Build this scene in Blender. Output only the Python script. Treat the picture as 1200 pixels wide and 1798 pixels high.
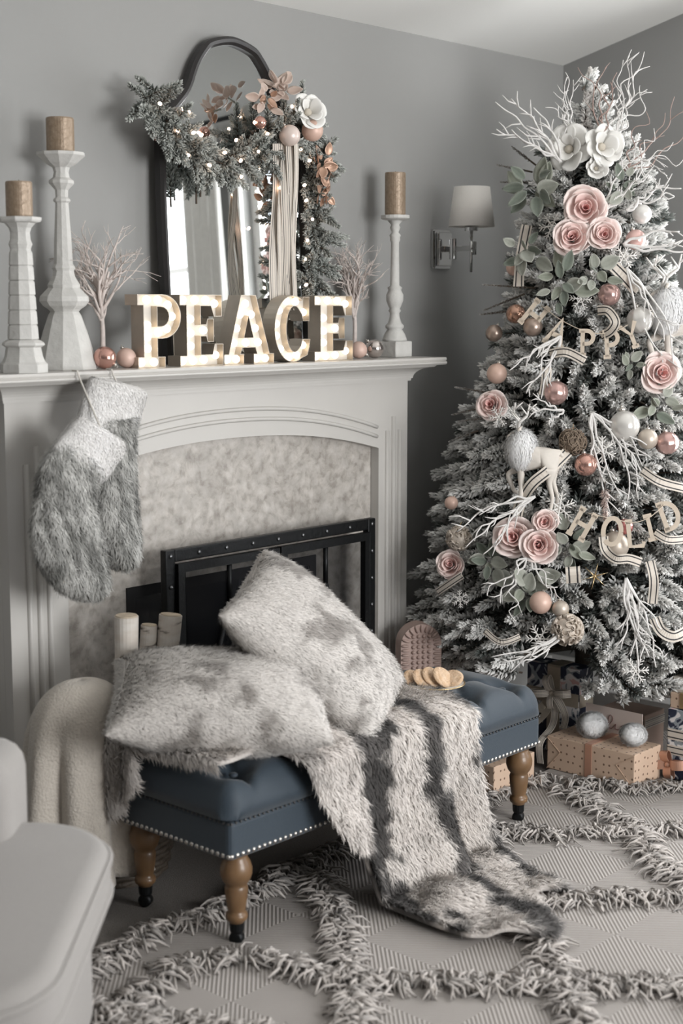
import bpy, bmesh, math, random
import numpy as np
from mathutils import Vector, Matrix, noise, geometry

for o in list(bpy.data.objects):
    bpy.data.objects.remove(o)
C = bpy.context.scene.collection
random.seed(7)
RNG = np.random.default_rng(7)

# ---------------------------------------------------------------- camera
FPX, YAW, HOR = 2600.0, math.radians(47.6), 538.0
CAM = np.array([0.0, -3.25, 1.47])
TILT = math.atan((899 - HOR) / FPX)
FWD = np.array([math.sin(YAW) * math.cos(TILT), math.cos(YAW) * math.cos(TILT), -math.sin(TILT)])
RGT = np.array([math.cos(YAW), -math.sin(YAW), 0.0])
UPV = np.cross(RGT, FWD)
cam = bpy.data.cameras.new('camera')
cam.sensor_fit = 'VERTICAL'
cam.sensor_height = 36.0
cam.lens = FPX / 1798.0 * 36.0
cam.clip_start = 0.05
cam.dof.use_dof = True
cam.dof.focus_distance = 4.35
cam.dof.aperture_fstop = 2.6
camo = bpy.data.objects.new('camera', cam)
camo.matrix_world = Matrix(((RGT[0], UPV[0], -FWD[0], CAM[0]), (RGT[1], UPV[1], -FWD[1], CAM[1]),
                            (RGT[2], UPV[2], -FWD[2], CAM[2]), (0, 0, 0, 1)))
C.objects.link(camo)
bpy.context.scene.camera = camo

def ray(x, y):
    return FWD + RGT * (x - 600) / FPX - UPV * (y - 899) / FPX
def at(x, y, Y=None, Z=None, X=None, d=None):
    """world point on a real plane (wall distance, height or depth) seen at a photo position"""
    r = ray(x, y)
    if Y is not None: t = (Y - CAM[1]) / r[1]
    elif Z is not None: t = (Z - CAM[2]) / r[2]
    elif X is not None: t = X / r[0]
    else: t = d
    return CAM + r * t
def ppm(p):
    return FPX / float((np.array(p) - CAM) @ FWD)

# ---------------------------------------------------------------- world, daylight, exposure
sc = bpy.context.scene
sc.view_settings.view_transform = 'Standard'
sc.view_settings.look = 'None'
sc.view_settings.gamma = 1.0
sc.view_settings.use_curve_mapping = False
sc.view_settings.exposure = 0.40
w = bpy.data.worlds.new('world')
sc.world = w
w.use_nodes = True
w.node_tree.nodes['Background'].inputs[0].default_value = (0.80, 0.88, 1.0, 1)
w.node_tree.nodes['Background'].inputs[1].default_value = 1.2
ROOM_X0, ROOM_X1, ROOM_Y0 = -3.6, 4.795, -5.2
WINDOWS = [(-1.80, -0.95, 0.55, 2.28), (-3.30, -2.16, 0.55, 2.28)]   # y0, y1, z0, z1 in the right wall
FWIN = [(1.7, 3.9, 0.5, 2.25)]        # x0, x1, z0, z1 in the wall behind the camera
def day(name, loc, rot, sx, sy, power, col):
    l = bpy.data.lights.new(name, 'AREA')
    l.shape = 'RECTANGLE'; l.size = sx; l.size_y = sy; l.energy = power; l.color = col
    o = bpy.data.objects.new(name, l); o.location = loc; o.rotation_euler = rot
    C.objects.link(o)
for (y0, y1, z0, z1), pw in zip(WINDOWS, (46, 17)):
    day('window_daylight', (ROOM_X1 + 0.26, (y0 + y1) / 2, (z0 + z1) / 2), (0, math.radians(90), 0), z1 - z0, y1 - y0, pw, (1.0, 0.998, 0.99))
for (x0, x1, z0, z1), pw in zip(FWIN, (168,)):
    day('window_daylight', ((x0 + x1) / 2, ROOM_Y0 - 0.26, (z0 + z1) / 2), (math.radians(90), 0, 0), x1 - x0, z1 - z0, pw, (1.0, 0.998, 0.99))

# ---------------------------------------------------------------- helpers
W = {}
def tag(o, label=None, cat=None, group=None, kind=None):
    if label: o['label'] = label
    if cat: o['category'] = cat
    if group: o['group'] = group
    if kind: o['kind'] = kind
    return o
def thing(name, label, cat, loc, group=None, kind=None):
    o = bpy.data.objects.new(name, None)
    o.empty_display_size = 0.05
    C.objects.link(o)
    loc = np.array(loc, float)
    o.location = loc
    W[o.name] = loc
    return tag(o, label, cat, group, kind)

def np_mesh(name, V, F, smooth=True, col=None, nrm=None, uv=None):
    V = np.asarray(V, np.float32); F = np.asarray(F, np.int32)
    k = F.shape[1]
    me = bpy.data.meshes.new(name)
    me.vertices.add(len(V)); me.vertices.foreach_set('co', V.ravel())
    me.loops.add(F.size); me.loops.foreach_set('vertex_index', F.ravel())
    me.polygons.add(len(F))
    me.polygons.foreach_set('loop_start', np.arange(0, F.size, k, dtype=np.int32))
    me.polygons.foreach_set('loop_total', np.full(len(F), k, np.int32))
    me.update(calc_edges=True)
    me.polygons.foreach_set('use_smooth', np.full(len(F), smooth))
    if col is not None:
        a = me.color_attributes.new('Col', 'FLOAT_COLOR', 'POINT')
        col = np.asarray(col, np.float32)
        if col.shape[1] == 3: col = np.hstack([col, np.ones((len(col), 1), np.float32)])
        a.data.foreach_set('color', col.ravel())
    if nrm is not None:
        me.normals_split_custom_set_from_vertices(np.asarray(nrm, np.float32).tolist())
    return me

class MB:
    """collects vertices, faces and uv of ONE part"""
    def __init__(s): s.V = []; s.F = []; s.UV = []; s.col = None
    def add(s, verts, faces, uvs=None):
        b = len(s.V)
        s.V.extend([tuple(map(float, v)) for v in verts])
        for i, f in enumerate(faces):
            s.F.append(tuple(b + k for k in f))
            s.UV.append(uvs[i] if uvs else None)
        return s
    def box(s, c, size, rot=None):
        x, y, z = [k / 2 for k in size]
        P = [(-x, -y, -z), (x, -y, -z), (x, y, -z), (-x, y, -z), (-x, -y, z), (x, -y, z), (x, y, z), (-x, y, z)]
        F = [(0, 3, 2, 1), (4, 5, 6, 7), (0, 1, 5, 4), (1, 2, 6, 5), (2, 3, 7, 6), (3, 0, 4, 7)]
        ax = [(0, 1), (0, 1), (0, 2), (1, 2), (0, 2), (1, 2)]
        uv = [[(P[k][a] + .5, P[k][b] + .5) for k in f] for f, (a, b) in zip(F, ax)]
        if rot is not None: P = [tuple(rot @ Vector(p)) for p in P]
        return s.add([(p[0] + c[0], p[1] + c[1], p[2] + c[2]) for p in P], F, uv)
    def b2(s, lo, hi):
        return s.box([(a + b) / 2 for a, b in zip(lo, hi)], [b - a for a, b in zip(lo, hi)])
    def tube(s, pts, rad, n=8, cap=True, flat=1.0, up=None):
        pts = [Vector(p) for p in pts]
        if not hasattr(rad, '__len__'): rad = [rad] * len(pts)
        V = []; F = []
        prev = None
        for i, p in enumerate(pts):
            t = (pts[min(i + 1, len(pts) - 1)] - pts[max(i - 1, 0)])
            if t.length < 1e-9: t = Vector((0, 0, 1))
            t.normalize()
            if prev is None:
                u = Vector(up) if up else (Vector((0, 0, 1)) if abs(t.z) < .9 else Vector((1, 0, 0)))
            else: u = prev
            a = u - t * u.dot(t)
            if a.length < 1e-6: a = t.orthogonal()
            a.normalize(); prev = a
            b = t.cross(a)
            for k in range(n):
                q = 2 * math.pi * k / n
                V.append(p + (a * math.cos(q) * flat + b * math.sin(q)) * rad[i])
        m = len(pts)
        for i in range(m - 1):
            for k in range(n):
                F.append((i * n + k, i * n + (k + 1) % n, (i + 1) * n + (k + 1) % n, (i + 1) * n + k))
        if cap:
            F.append(tuple(range(n - 1, -1, -1))); F.append(tuple((m - 1) * n + k for k in range(n)))
        return s.add(V, F)
    def lathe(s, prof, c=(0, 0, 0), n=24, rot=0.0, axis=None, cap=True):
        V = []; F = []
        for r, z in prof:
            for k in range(n):
                q = 2 * math.pi * k / n + rot
                V.append((r * math.cos(q), r * math.sin(q), z))
        m = len(prof)
        for i in range(m - 1):
            for k in range(n):
                F.append((i * n + k, i * n + (k + 1) % n, (i + 1) * n + (k + 1) % n, (i + 1) * n + k))
        if cap:
            F.append(tuple(range(n - 1, -1, -1))); F.append(tuple((m - 1) * n + k for k in range(n)))
        if axis is not None:
            M = Vector((0, 0, 1)).rotation_difference(Vector(axis)).to_matrix()
            V = [M @ Vector(v) for v in V]
        return s.add([(v[0] + c[0], v[1] + c[1], v[2] + c[2]) for v in V], F)
    def sphere(s, c, r, n=16, m=10, sc=(1, 1, 1), axis=None):
        V = [(0, 0, 1)]; F = []
        for i in range(1, m):
            t = math.pi * i / m
            for k in range(n):
                q = 2 * math.pi * k / n
                V.append((math.sin(t) * math.cos(q), math.sin(t) * math.sin(q), math.cos(t)))
        V.append((0, 0, -1))
        for k in range(n):
            F.append((0, 1 + k, 1 + (k + 1) % n))
            F.append((len(V) - 1, 1 + (m - 2) * n + (k + 1) % n, 1 + (m - 2) * n + k))
        for i in range(m - 2):
            for k in range(n):
                F.append((1 + i * n + k, 1 + (i + 1) * n + k, 1 + (i + 1) * n + (k + 1) % n, 1 + i * n + (k + 1) % n))
        V = [Vector((v[0] * sc[0], v[1] * sc[1], v[2] * sc[2])) * r for v in V]
        if axis is not None:
            M = Vector((0, 0, 1)).rotation_difference(Vector(axis)).to_matrix()
            V = [M @ v for v in V]
        return s.add([(v[0] + c[0], v[1] + c[1], v[2] + c[2]) for v in V], F)
    def grid(s, f, nu, nv, closed_u=False):
        V = []; F = []; U = []
        cu = nu if closed_u else nu + 1
        for j in range(nv + 1):
            for i in range(cu):
                V.append(f(i / nu, j / nv))
        for j in range(nv):
            for i in range(nu):
                i2 = (i + 1) % cu if closed_u else i + 1
                F.append((j * cu + i, j * cu + i2, (j + 1) * cu + i2, (j + 1) * cu + i))
                U.append([(i / nu, j / nv), ((i + 1) / nu, j / nv), ((i + 1) / nu, (j + 1) / nv), (i / nu, (j + 1) / nv)])
        return s.add(V, F, U)
    def prism(s, loops, o, ax, ay, az, d0, d1):
        """outline (with holes) in the plane o + x*ax + y*ay, extruded along az from d0 to d1"""
        o, ax, ay, az = map(Vector, (o, ax, ay, az))
        flat = [p for l in loops for p in l]
        tri = geometry.tessellate_polygon([[Vector((x, y, 0)) for x, y in l] for l in loops])
        n = len(flat)
        V = [o + ax * x + ay * y + az * d0 for x, y in flat] + [o + ax * x + ay * y + az * d1 for x, y in flat]
        F = [tuple(t) for t in tri] + [tuple(n + k for k in reversed(t)) for t in tri]
        b = 0
        for l in loops:
            m = len(l)
            for k in range(m):
                F.append((b + k, b + (k + 1) % m, n + b + (k + 1) % m, n + b + k))
            b += m
        return s.add(V, F)
    def ribbon(s, pts, width, wdir, thick=0.0012):
        """a strip along pts with its width along wdir (one vector or one per point); u runs across"""
        pts = [Vector(p) for p in pts]
        n = len(pts)
        wd = [Vector(w) for w in wdir] if hasattr(wdir[0], '__len__') else [Vector(wdir)] * n
        V = []; F = []; U = []
        L = 0
        ls = []
        for i, p in enumerate(pts):
            t = (pts[min(i + 1, n - 1)] - pts[max(i - 1, 0)]).normalized()
            a = wd[i] - t * wd[i].dot(t)
            if a.length < 1e-6: a = t.orthogonal()
            a.normalize()
            b = t.cross(a).normalized() * thick / 2
            V += [p - a * width / 2 + b, p + a * width / 2 + b, p + a * width / 2 - b, p - a * width / 2 - b]
            if i: L += (p - pts[i - 1]).length
            ls.append(L / width)
        for i in range(n - 1):
            q = 4 * i; r = 4 * (i + 1)
            F += [(q, q + 1, r + 1, r), (q + 3, r + 3, r + 2, q + 2), (q + 1, q + 2, r + 2, r + 1), (q, r, r + 3, q + 3)]
            a, b = ls[i], ls[i + 1]
            U += [[(0, a), (1, a), (1, b), (0, b)], [(0, a), (0, b), (1, b), (1, a)], [(1, a), (1, a), (1, b), (1, b)], [(0, a), (0, b), (0, b), (0, a)]]
        F += [(3, 2, 1, 0), (4 * n - 4, 4 * n - 3, 4 * n - 2, 4 * n - 1)]
        U += [None, None]
        return s.add(V, F, U)
    def arr(s): return np.array(s.V, float)

def mesh_of(name, mb, origin=(0, 0, 0), smooth=False, uv=False):
    me = bpy.data.meshes.new(name)
    o = np.array(origin)
    me.from_pydata([tuple(np.array(v) - o) for v in mb.V], [], mb.F)
    if uv:
        l = me.uv_layers.new(name='UVMap')
        buf = []
        for f, u in zip(mb.F, mb.UV):
            buf += [c for p in (u or [(0, 0)] * len(f)) for c in p]
        l.data.foreach_set('uv', buf)
    if mb.col is not None:
        a = me.color_attributes.new('Col', 'FLOAT_COLOR', 'POINT')
        a.data.foreach_set('color', np.hstack([np.asarray(mb.col, np.float32), np.ones((len(mb.V), 1), np.float32)]).ravel())
    me.update()
    if smooth: me.polygons.foreach_set('use_smooth', [True] * len(me.polygons))
    return me

def build(name, mb, mat, parent=None, smooth=False, uv=False, bevel=0, seg=2, subsurf=0, auto=None, origin=None):
    A = mb.arr()
    if origin is None:
        lo, hi = A.min(0), A.max(0)
        origin = np.array([(lo[0] + hi[0]) / 2, (lo[1] + hi[1]) / 2, lo[2]])
    origin = np.array(origin, float)
    me = mesh_of(name, mb, origin, smooth, uv)
    return place(name, me, mat, parent, origin, bevel, seg, subsurf, auto)

def place(name, me, mat, parent=None, origin=(0, 0, 0), bevel=0, seg=2, subsurf=0, auto=None):
    o = bpy.data.objects.new(name, me)
    C.objects.link(o)
    if mat is not None and not me.materials: me.materials.append(mat)
    origin = np.array(origin, float)
    if parent is not None:
        o.parent = parent
        o.location = origin - W[parent.name]
    else: o.location = origin
    W[o.name] = origin
    if bevel:
        b = o.modifiers.new('bevel', 'BEVEL'); b.width = bevel; b.segments = seg; b.limit_method = 'ANGLE'; b.angle_limit = math.radians(40)
        b.harden_normals = False
    if subsurf:
        m = o.modifiers.new('sub', 'SUBSURF'); m.levels = subsurf; m.render_levels = subsurf
    return o

def inst(name, me, parent, M):
    """a linked copy of a shared mesh at world matrix M"""
    o = bpy.data.objects.new(name, me)
    C.objects.link(o)
    M = Matrix(M)
    if parent is not None:
        o.parent = parent
        o.matrix_basis = Matrix.Translation(-Vector(W[parent.name])) @ M
    else: o.matrix_basis = M
    W[o.name] = np.array(M.translation)
    return o
def frame(o, z, up=(0, 0, 1), scale=1.0, spin=0.0):
    """matrix with local z along z, local y near up"""
    z = Vector(z).normalized(); up = Vector(up)
    y = up - z * up.dot(z)
    if y.length < 1e-5: y = z.orthogonal()
    y.normalize(); x = y.cross(z)
    if not hasattr(scale, '__len__'): scale = (scale,) * 3
    R = Matrix(((x[0], y[0], z[0]), (x[1], y[1], z[1]), (x[2], y[2], z[2]))) @ Matrix.Rotation(spin, 3, 'Z')
    S = Matrix.Diagonal(Vector(scale))
    return Matrix.Translation(Vector(o)) @ (R @ S).to_4x4()
def smoothstep(a, b, x):
    t = min(1, max(0, (x - a) / (b - a))); return t * t * (3 - 2 * t)
def catmull(P, k=8):
    P = [np.array(p, float) for p in P]
    out = []
    for i in range(len(P) - 1):
        p0 = P[max(i - 1, 0)]; p1 = P[i]; p2 = P[i + 1]; p3 = P[min(i + 2, len(P) - 1)]
        for j in range(k):
            t = j / k
            out.append(.5 * ((2 * p1) + (-p0 + p2) * t + (2 * p0 - 5 * p1 + 4 * p2 - p3) * t * t + (-p0 + 3 * p1 - 3 * p2 + p3) * t ** 3))
    out.append(P[-1])
    return out

# ---------------------------------------------------------------- materials
MATS = {}
def mat(name, col, rough=.6, metal=0.0, noise_amt=0.0, noise_scale=20.0, bump=0.0, bump_scale=80.0, emis=0.0, attr=False, sheen=0.0, coat=0.0, spec=.5, trans=0.0, col2=None, subsurf=0.0):
    if name in MATS: return MATS[name]
    m = bpy.data.materials.new(name); m.use_nodes = True
    N = m.node_tree.nodes; L = m.node_tree.links
    b = N['Principled BSDF']
    b.inputs['Base Color'].default_value = (*col, 1)
    b.inputs['Roughness'].default_value = rough
    b.inputs['Metallic'].default_value = metal
    b.inputs['Specular IOR Level'].default_value = spec
    b.inputs['Sheen Weight'].default_value = sheen
    b.inputs['Coat Weight'].default_value = coat
    b.inputs['Transmission Weight'].default_value = trans
    if emis:
        b.inputs['Emission Color'].default_value = (*col, 1); b.inputs['Emission Strength'].default_value = emis
    tc = N.new('ShaderNodeTexCoord')
    src = None
    if attr:
        a = N.new('ShaderNodeVertexColor'); a.layer_name = 'Col'; src = a.outputs['Color']
    if noise_amt:
        t = N.new('ShaderNodeTexNoise'); t.inputs['Scale'].default_value = noise_scale; t.inputs['Detail'].default_value = 5
        L.new(tc.outputs['Object'], t.inputs['Vector'])
        r = N.new('ShaderNodeValToRGB')
        r.color_ramp.elements[0].position = .3; r.color_ramp.elements[1].position = .7
        c2 = col2 if col2 else tuple(k * (1 - noise_amt) for k in col)
        r.color_ramp.elements[0].color = (*c2, 1); r.color_ramp.elements[1].color = (*col, 1)
        L.new(t.outputs['Fac'], r.inputs['Fac'])
        if src is not None:
            x = N.new('ShaderNodeMix'); x.data_type = 'RGBA'; x.blend_type = 'MULTIPLY'; x.inputs[0].default_value = 1
            L.new(src, x.inputs[6]); L.new(r.outputs['Color'], x.inputs[7]); src = x.outputs[2]
        else: src = r.outputs['Color']
    if src is not None: L.new(src, b.inputs['Base Color'])
    if bump:
        t = N.new('ShaderNodeTexNoise'); t.inputs['Scale'].default_value = bump_scale; t.inputs['Detail'].default_value = 4
        L.new(tc.outputs['Object'], t.inputs['Vector'])
        q = N.new('ShaderNodeBump'); q.inputs['Strength'].default_value = bump; q.inputs['Distance'].default_value = .01
        L.new(t.outputs['Fac'], q.inputs['Height']); L.new(q.outputs['Normal'], b.inputs['Normal'])
    MATS[name] = m
    return m

def ramp_mat(name, stops, coord='u', rough=.6, metal=0.0, interp='CONSTANT'):
    """printed stripes across a ribbon (uv u)"""
    if name in MATS: return MATS[name]
    m = bpy.data.materials.new(name); m.use_nodes = True
    N = m.node_tree.nodes; L = m.node_tree.links; b = N['Principled BSDF']
    b.inputs['Roughness'].default_value = rough; b.inputs['Metallic'].default_value = metal
    uv = N.new('ShaderNodeUVMap'); s = N.new('ShaderNodeSeparateXYZ'); L.new(uv.outputs[0], s.inputs[0])
    r = N.new('ShaderNodeValToRGB'); r.color_ramp.interpolation = interp
    e = r.color_ramp.elements
    e[0].position = stops[0][0]; e[0].color = (*stops[0][1], 1)
    e[1].position = stops[1][0]; e[1].color = (*stops[1][1], 1)
    for p, c in stops[2:]:
        k = e.new(p); k.color = (*c, 1)
    L.new(s.outputs[0 if coord == 'u' else 1], r.inputs['Fac']); L.new(r.outputs[0], b.inputs['Base Color'])
    MATS[name] = m
    return m

CREAM, BLACK = (.66, .60, .53), (.03, .028, .03)
M_stripe = ramp_mat('striped_ribbon', [(0, CREAM), (.15, BLACK), (.27, CREAM), (.71, BLACK), (.83, CREAM)])
M_stripe2 = ramp_mat('fine_striped_ribbon', [(0, CREAM), (.14, BLACK), (.2, CREAM), (.34, (.2, .18, .17)), (.38, CREAM), (.62, (.2, .18, .17)), (.66, CREAM), (.8, BLACK), (.86, CREAM)])
M_wall = mat('grey_wall_paint', (.305, .304, .296), .85, noise_amt=.03, noise_scale=3, bump=.03, bump_scale=300)
M_ceil = mat('ceiling_paint', (.80, .795, .77), .9, bump=.03, bump_scale=200)
M_white = mat('painted_mantel', (.55, .533, .507), .42, noise_amt=.03, noise_scale=6)
M_trim = mat('white_trim', (.78, .77, .75), .5)
M_black = mat('black_iron', (.012, .013, .014), .45, metal=.6, bump=.15, bump_scale=60)
M_soot = mat('firebox_soot', (.01, .01, .011), .9)
# ================================================================ the room
def holed_wall(cells_u, cells_v, holes, P, t):
    """one connected wall with openings: P(u, v, d) maps to world, d in {0, t}"""
    us = sorted(set(cells_u)); vs = sorted(set(cells_v))
    solid = {}
    for i in range(len(us) - 1):
        for j in range(len(vs) - 1):
            cu, cv = (us[i] + us[i + 1]) / 2, (vs[j] + vs[j + 1]) / 2
            solid[i, j] = not any(a < cu < b and c < cv < d for a, b, c, d in holes)
    idx = {}; V = []; F = []
    def vid(i, j, k):
        if (i, j, k) not in idx:
            idx[i, j, k] = len(V); V.append(P(us[i], vs[j], t * k))
        return idx[i, j, k]
    for (i, j), s in solid.items():
        if not s: continue
        F.append((vid(i, j, 0), vid(i + 1, j, 0), vid(i + 1, j + 1, 0), vid(i, j + 1, 0)))
        F.append((vid(i, j, 1), vid(i, j + 1, 1), vid(i + 1, j + 1, 1), vid(i + 1, j, 1)))
        for di, dj, a, b in ((-1, 0, (i, j), (i, j + 1)), (1, 0, (i + 1, j), (i + 1, j + 1)), (0, -1, (i, j), (i + 1, j)), (0, 1, (i, j + 1), (i + 1, j + 1))):
            if not solid.get((i + di, j + dj), False):
                F.append((vid(*a, 0), vid(*a, 1), vid(*b, 1), vid(*b, 0)))
    m = MB(); m.add(V, F); return m
EAVE, SLOPE = 2.365, 0.25
RIDGE_Y = -2.6
RIDGE = EAVE - SLOPE * RIDGE_Y
m = MB().b2((ROOM_X0 - .1, 0, -.1), (ROOM_X1 + .1, .12, EAVE + .1))
tag(build('wall_back', m, M_wall), 'grey painted wall behind the fireplace', kind='structure')
cu = [0.0 + .0, ROOM_Y0] + [k for a in WINDOWS for k in a[:2]]
cv = [-.1, RIDGE + .1] + [k for a in WINDOWS for k in a[2:]]
m = holed_wall(cu, cv, WINDOWS, lambda u, v, d: (ROOM_X1 + d, u, v), .14)
tag(build('wall_right', m, M_wall), 'grey side wall with windows behind the tree', kind='structure')
m = holed_wall([ROOM_X0 - .1, ROOM_X1 + .1] + [k for a in FWIN for k in a[:2]], [-.1, EAVE + .1] + [k for a in FWIN for k in a[2:]], FWIN, lambda u, v, d: (u, ROOM_Y0 - d, v), .14)
tag(build('wall_front', m, M_wall), 'grey wall behind the camera', kind='structure')
m = MB().b2((ROOM_X0 - .12, ROOM_Y0, -.1), (ROOM_X0, 0, RIDGE + .1))
tag(build('wall_left', m, M_wall), 'grey wall on the left of the room', kind='structure')
m = MB()
prof = [(0, EAVE), (RIDGE_Y, RIDGE), (ROOM_Y0, EAVE), (ROOM_Y0, EAVE + .1), (RIDGE_Y, RIDGE + .1), (0, EAVE + .1)]
m.prism([prof], (ROOM_X0, 0, 0), (0, 1, 0), (0, 0, 1), (1, 0, 0), 0, ROOM_X1 - ROOM_X0)
tag(build('ceiling', m, M_ceil), 'white vaulted ceiling', kind='structure')
M_carpet = mat('taupe_carpet', (.235, .205, .18), .95, noise_amt=.5, noise_scale=260, bump=.9, bump_scale=420, sheen=.2)
m = MB().b2((ROOM_X0, ROOM_Y0, -.1), (ROOM_X1, 0, 0))
tag(build('floor', m, M_carpet), 'taupe fitted carpet', kind='structure')
for nm, lo, hi in (('baseboard_back', (3.72, -.016, 0), (ROOM_X1 - .016, -.0005, .11)), ('baseboard_right', (ROOM_X1 - .016, ROOM_Y0 + .1, 0), (ROOM_X1 - .0005, -.0005, .11))):
    tag(build(nm, MB().b2(lo, hi), M_trim, bevel=.006), 'white baseboard', kind='structure')
# windows (seen in the mirror): frame, sashes, panes
M_glass = bpy.data.materials.new('window_glass'); M_glass.use_nodes = True
N = M_glass.node_tree.nodes; L = M_glass.node_tree.links
for k in list(N):
    if k.type != 'OUTPUT_MATERIAL': N.remove(k)
mx = N.new('ShaderNodeMixShader'); tr = N.new('ShaderNodeBsdfTransparent'); gl = N.new('ShaderNodeBsdfGlossy')
gl.inputs['Roughness'].default_value = .02; mx.inputs[0].default_value = .05
L.new(tr.outputs[0], mx.inputs[1]); L.new(gl.outputs[0], mx.inputs[2])
L.new(mx.outputs[0], [k for k in N if k.type == 'OUTPUT_MATERIAL'][0].inputs[0])
def window(nr, a0, a1, z0, z1, P, note):
    root = thing('window_%d' % nr, note, None, P((a0 + a1) / 2, z0, 0), kind='structure')
    def bar(name, u0, u1, v0, v1, d0, d1, mt=M_trim):
        p, q = np.array(P(u0, v0, d0)), np.array(P(u1, v1, d1))
        return build(name, MB().b2(np.minimum(p, q), np.maximum(p, q)), mt, root)
    f = .05
    m = MB()
    for (u0, u1, v0, v1) in ((a0 - .07, a0, z0 - .07, z1 + .07), (a1, a1 + .07, z0 - .07, z1 + .07)):
        bar('window_casing', u0, u1, v0, v1, -.02, -.001)
    bar('window_casing', a0, a1, z1, z1 + .07, -.02, -.001)
    bar('window_sill', a0 - .1, a1 + .1, z0 - .035, z0, -.05, -.001)
    bar('stile', a0, a0 + f, z0, z1, .05, .09); bar('stile', a1 - f, a1, z0, z1, .05, .09)
    bar('rail', a0 + f, a1 - f, z0, z0 + f, .05, .09); bar('rail', a0 + f, a1 - f, z1 - f, z1, .05, .09)
    zm = (z0 + z1) / 2
    bar('rail', a0 + f, a1 - f, zm - .025, zm + .025, .05, .09)
    n = 2; am = (a0 + a1) / 2
    bar('muntin', am - .012, am + .012, z0 + f, zm - .025, .055, .085); bar('muntin', am - .012, am + .012, zm + .025, z1 - f, .055, .085)
    for zz in ((z0 + f + zm - .025) / 2, (z1 - f + zm + .025) / 2):
        bar('muntin', a0 + f, am - .012, zz - .012, zz + .012, .055, .085); bar('muntin', am + .012, a1 - f, zz - .012, zz + .012, .055, .085)
    bar('pane', a0 + f, a1 - f, z0 + f, zm - .025, .068, .072, M_glass); bar('pane', a0 + f, a1 - f, zm + .025, z1 - f, .068, .072, M_glass)
for i, (y0, y1, z0, z1) in enumerate(WINDOWS):
    window(i + 1, y0, y1, z0, z1, lambda u, v, d: (ROOM_X1 + d, u, v), 'white sash window in the right wall, number %s from the tree' % ('one', 'two', 'three')[i])
for i, (x0, x1, z0, z1) in enumerate(FWIN):
    window(i + 3, x0, x1, z0, z1, lambda u, v, d: (u, ROOM_Y0 - d, v), 'white sash window in the wall behind the camera')
# curtain and rod beside the window, reflected in the mirror
M_curt = mat('pale_curtain_linen', (.62, .61, .585), .9, noise_amt=.08, noise_scale=40)
def curtain(y0, y1, label):
    m = MB()
    def f(u, v):
        y = y0 + (y1 - y0) * u
        return (ROOM_X1 - .085 + .028 * math.sin(u * 2 * math.pi * 5 + .6 * math.sin(v * 3)) * (.6 + .4 * v), y + .012 * math.sin(u * 30 + v * 2), 2.44 - 2.38 * v)
    m.grid(f, 60, 14)
    o = build('curtain', m, M_curt, smooth=True)
    s = o.modifiers.new('sol', 'SOLIDIFY'); s.thickness = .003
    tag(o, label, 'curtain')
curtain(-2.12, -1.85, 'pale linen curtain between the two windows reflected in the mirror')
t = thing('curtain_rod', 'thin black curtain rod above the reflected windows', 'curtain rod', (ROOM_X1 - .085, -2.3, 2.46))
build('rod', MB().tube([(ROOM_X1 - .085, -3.8, 2.46), (ROOM_X1 - .085, -1.0, 2.46)], .011, 10), M_black, t, smooth=True)
for y in (-3.8, -1.0): build('finial', MB().sphere((ROOM_X1 - .085, y, 2.46), .024, 12, 8), M_black, t, smooth=True)
for y in (-3.78, -1.05): build('bracket', MB().b2((ROOM_X1 - .1, y - .008, 2.42), (ROOM_X1 - .001, y + .008, 2.447)), M_black, t)

# ================================================================ fireplace
FX0, FX1 = 2.144, 3.702          # outer edges of the surround
FY = -.16                        # face of the legs
SH_Z, SH_Y = 1.307, -.25         # shelf top and front edge
fp = thing('fireplace', 'cream painted fireplace surround with arched frieze and beige marble face', 'fireplace', ((FX0 + FX1) / 2, -.12, 0))
# shelf with moulded edge: profile (y, z) swept along X, then returned ends by boxes
m = MB()
def slab(x_over, y, z0, z1): m.b2((FX0 - x_over, y, z0), (FX1 + x_over, -.002, z1))
prof = [(-.002, 1.283), (SH_Y + .004, 1.283), (SH_Y - .002, 1.288), (SH_Y - .002, 1.292), (SH_Y + .004, 1.295), (SH_Y, 1.300), (SH_Y + .002, 1.307), (-.002, 1.307)]
m.prism([prof], (FX0 - .09, 0, 0), (0, 1, 0), (0, 0, 1), (1, 0, 0), 0, FX1 - FX0 + .18)
build('mantel_shelf', m, M_white, fp)
m = MB()
oval = []
for k in range(9):
    q = k / 8
    oval.append((q, q ** 2.2))
V = []; F = []
rows = [(0.0, 1.232), (.008, 1.232), (.008, 1.240)] + [(.012 + .05 * (1 - math.cos(k / 8 * math.pi / 2)) , 1.240 + .036 * math.sin(k / 8 * math.pi / 2)) for k in range(9)] + [(.068, 1.283)]
for off, z in rows:
    V += [(FX0 - off, -.002, z), (FX0 - off, FY - off, z), (FX1 + off, FY - off, z), (FX1 + off, -.002, z)]
for i in range(len(rows) - 1):
    for k in range(3):
        F.append((4 * i + k, 4 * i + k + 1, 4 * i + 4 + k + 1, 4 * i + 4 + k))
m.add(V, F)
build('cornice', m, M_white, fp)
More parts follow.
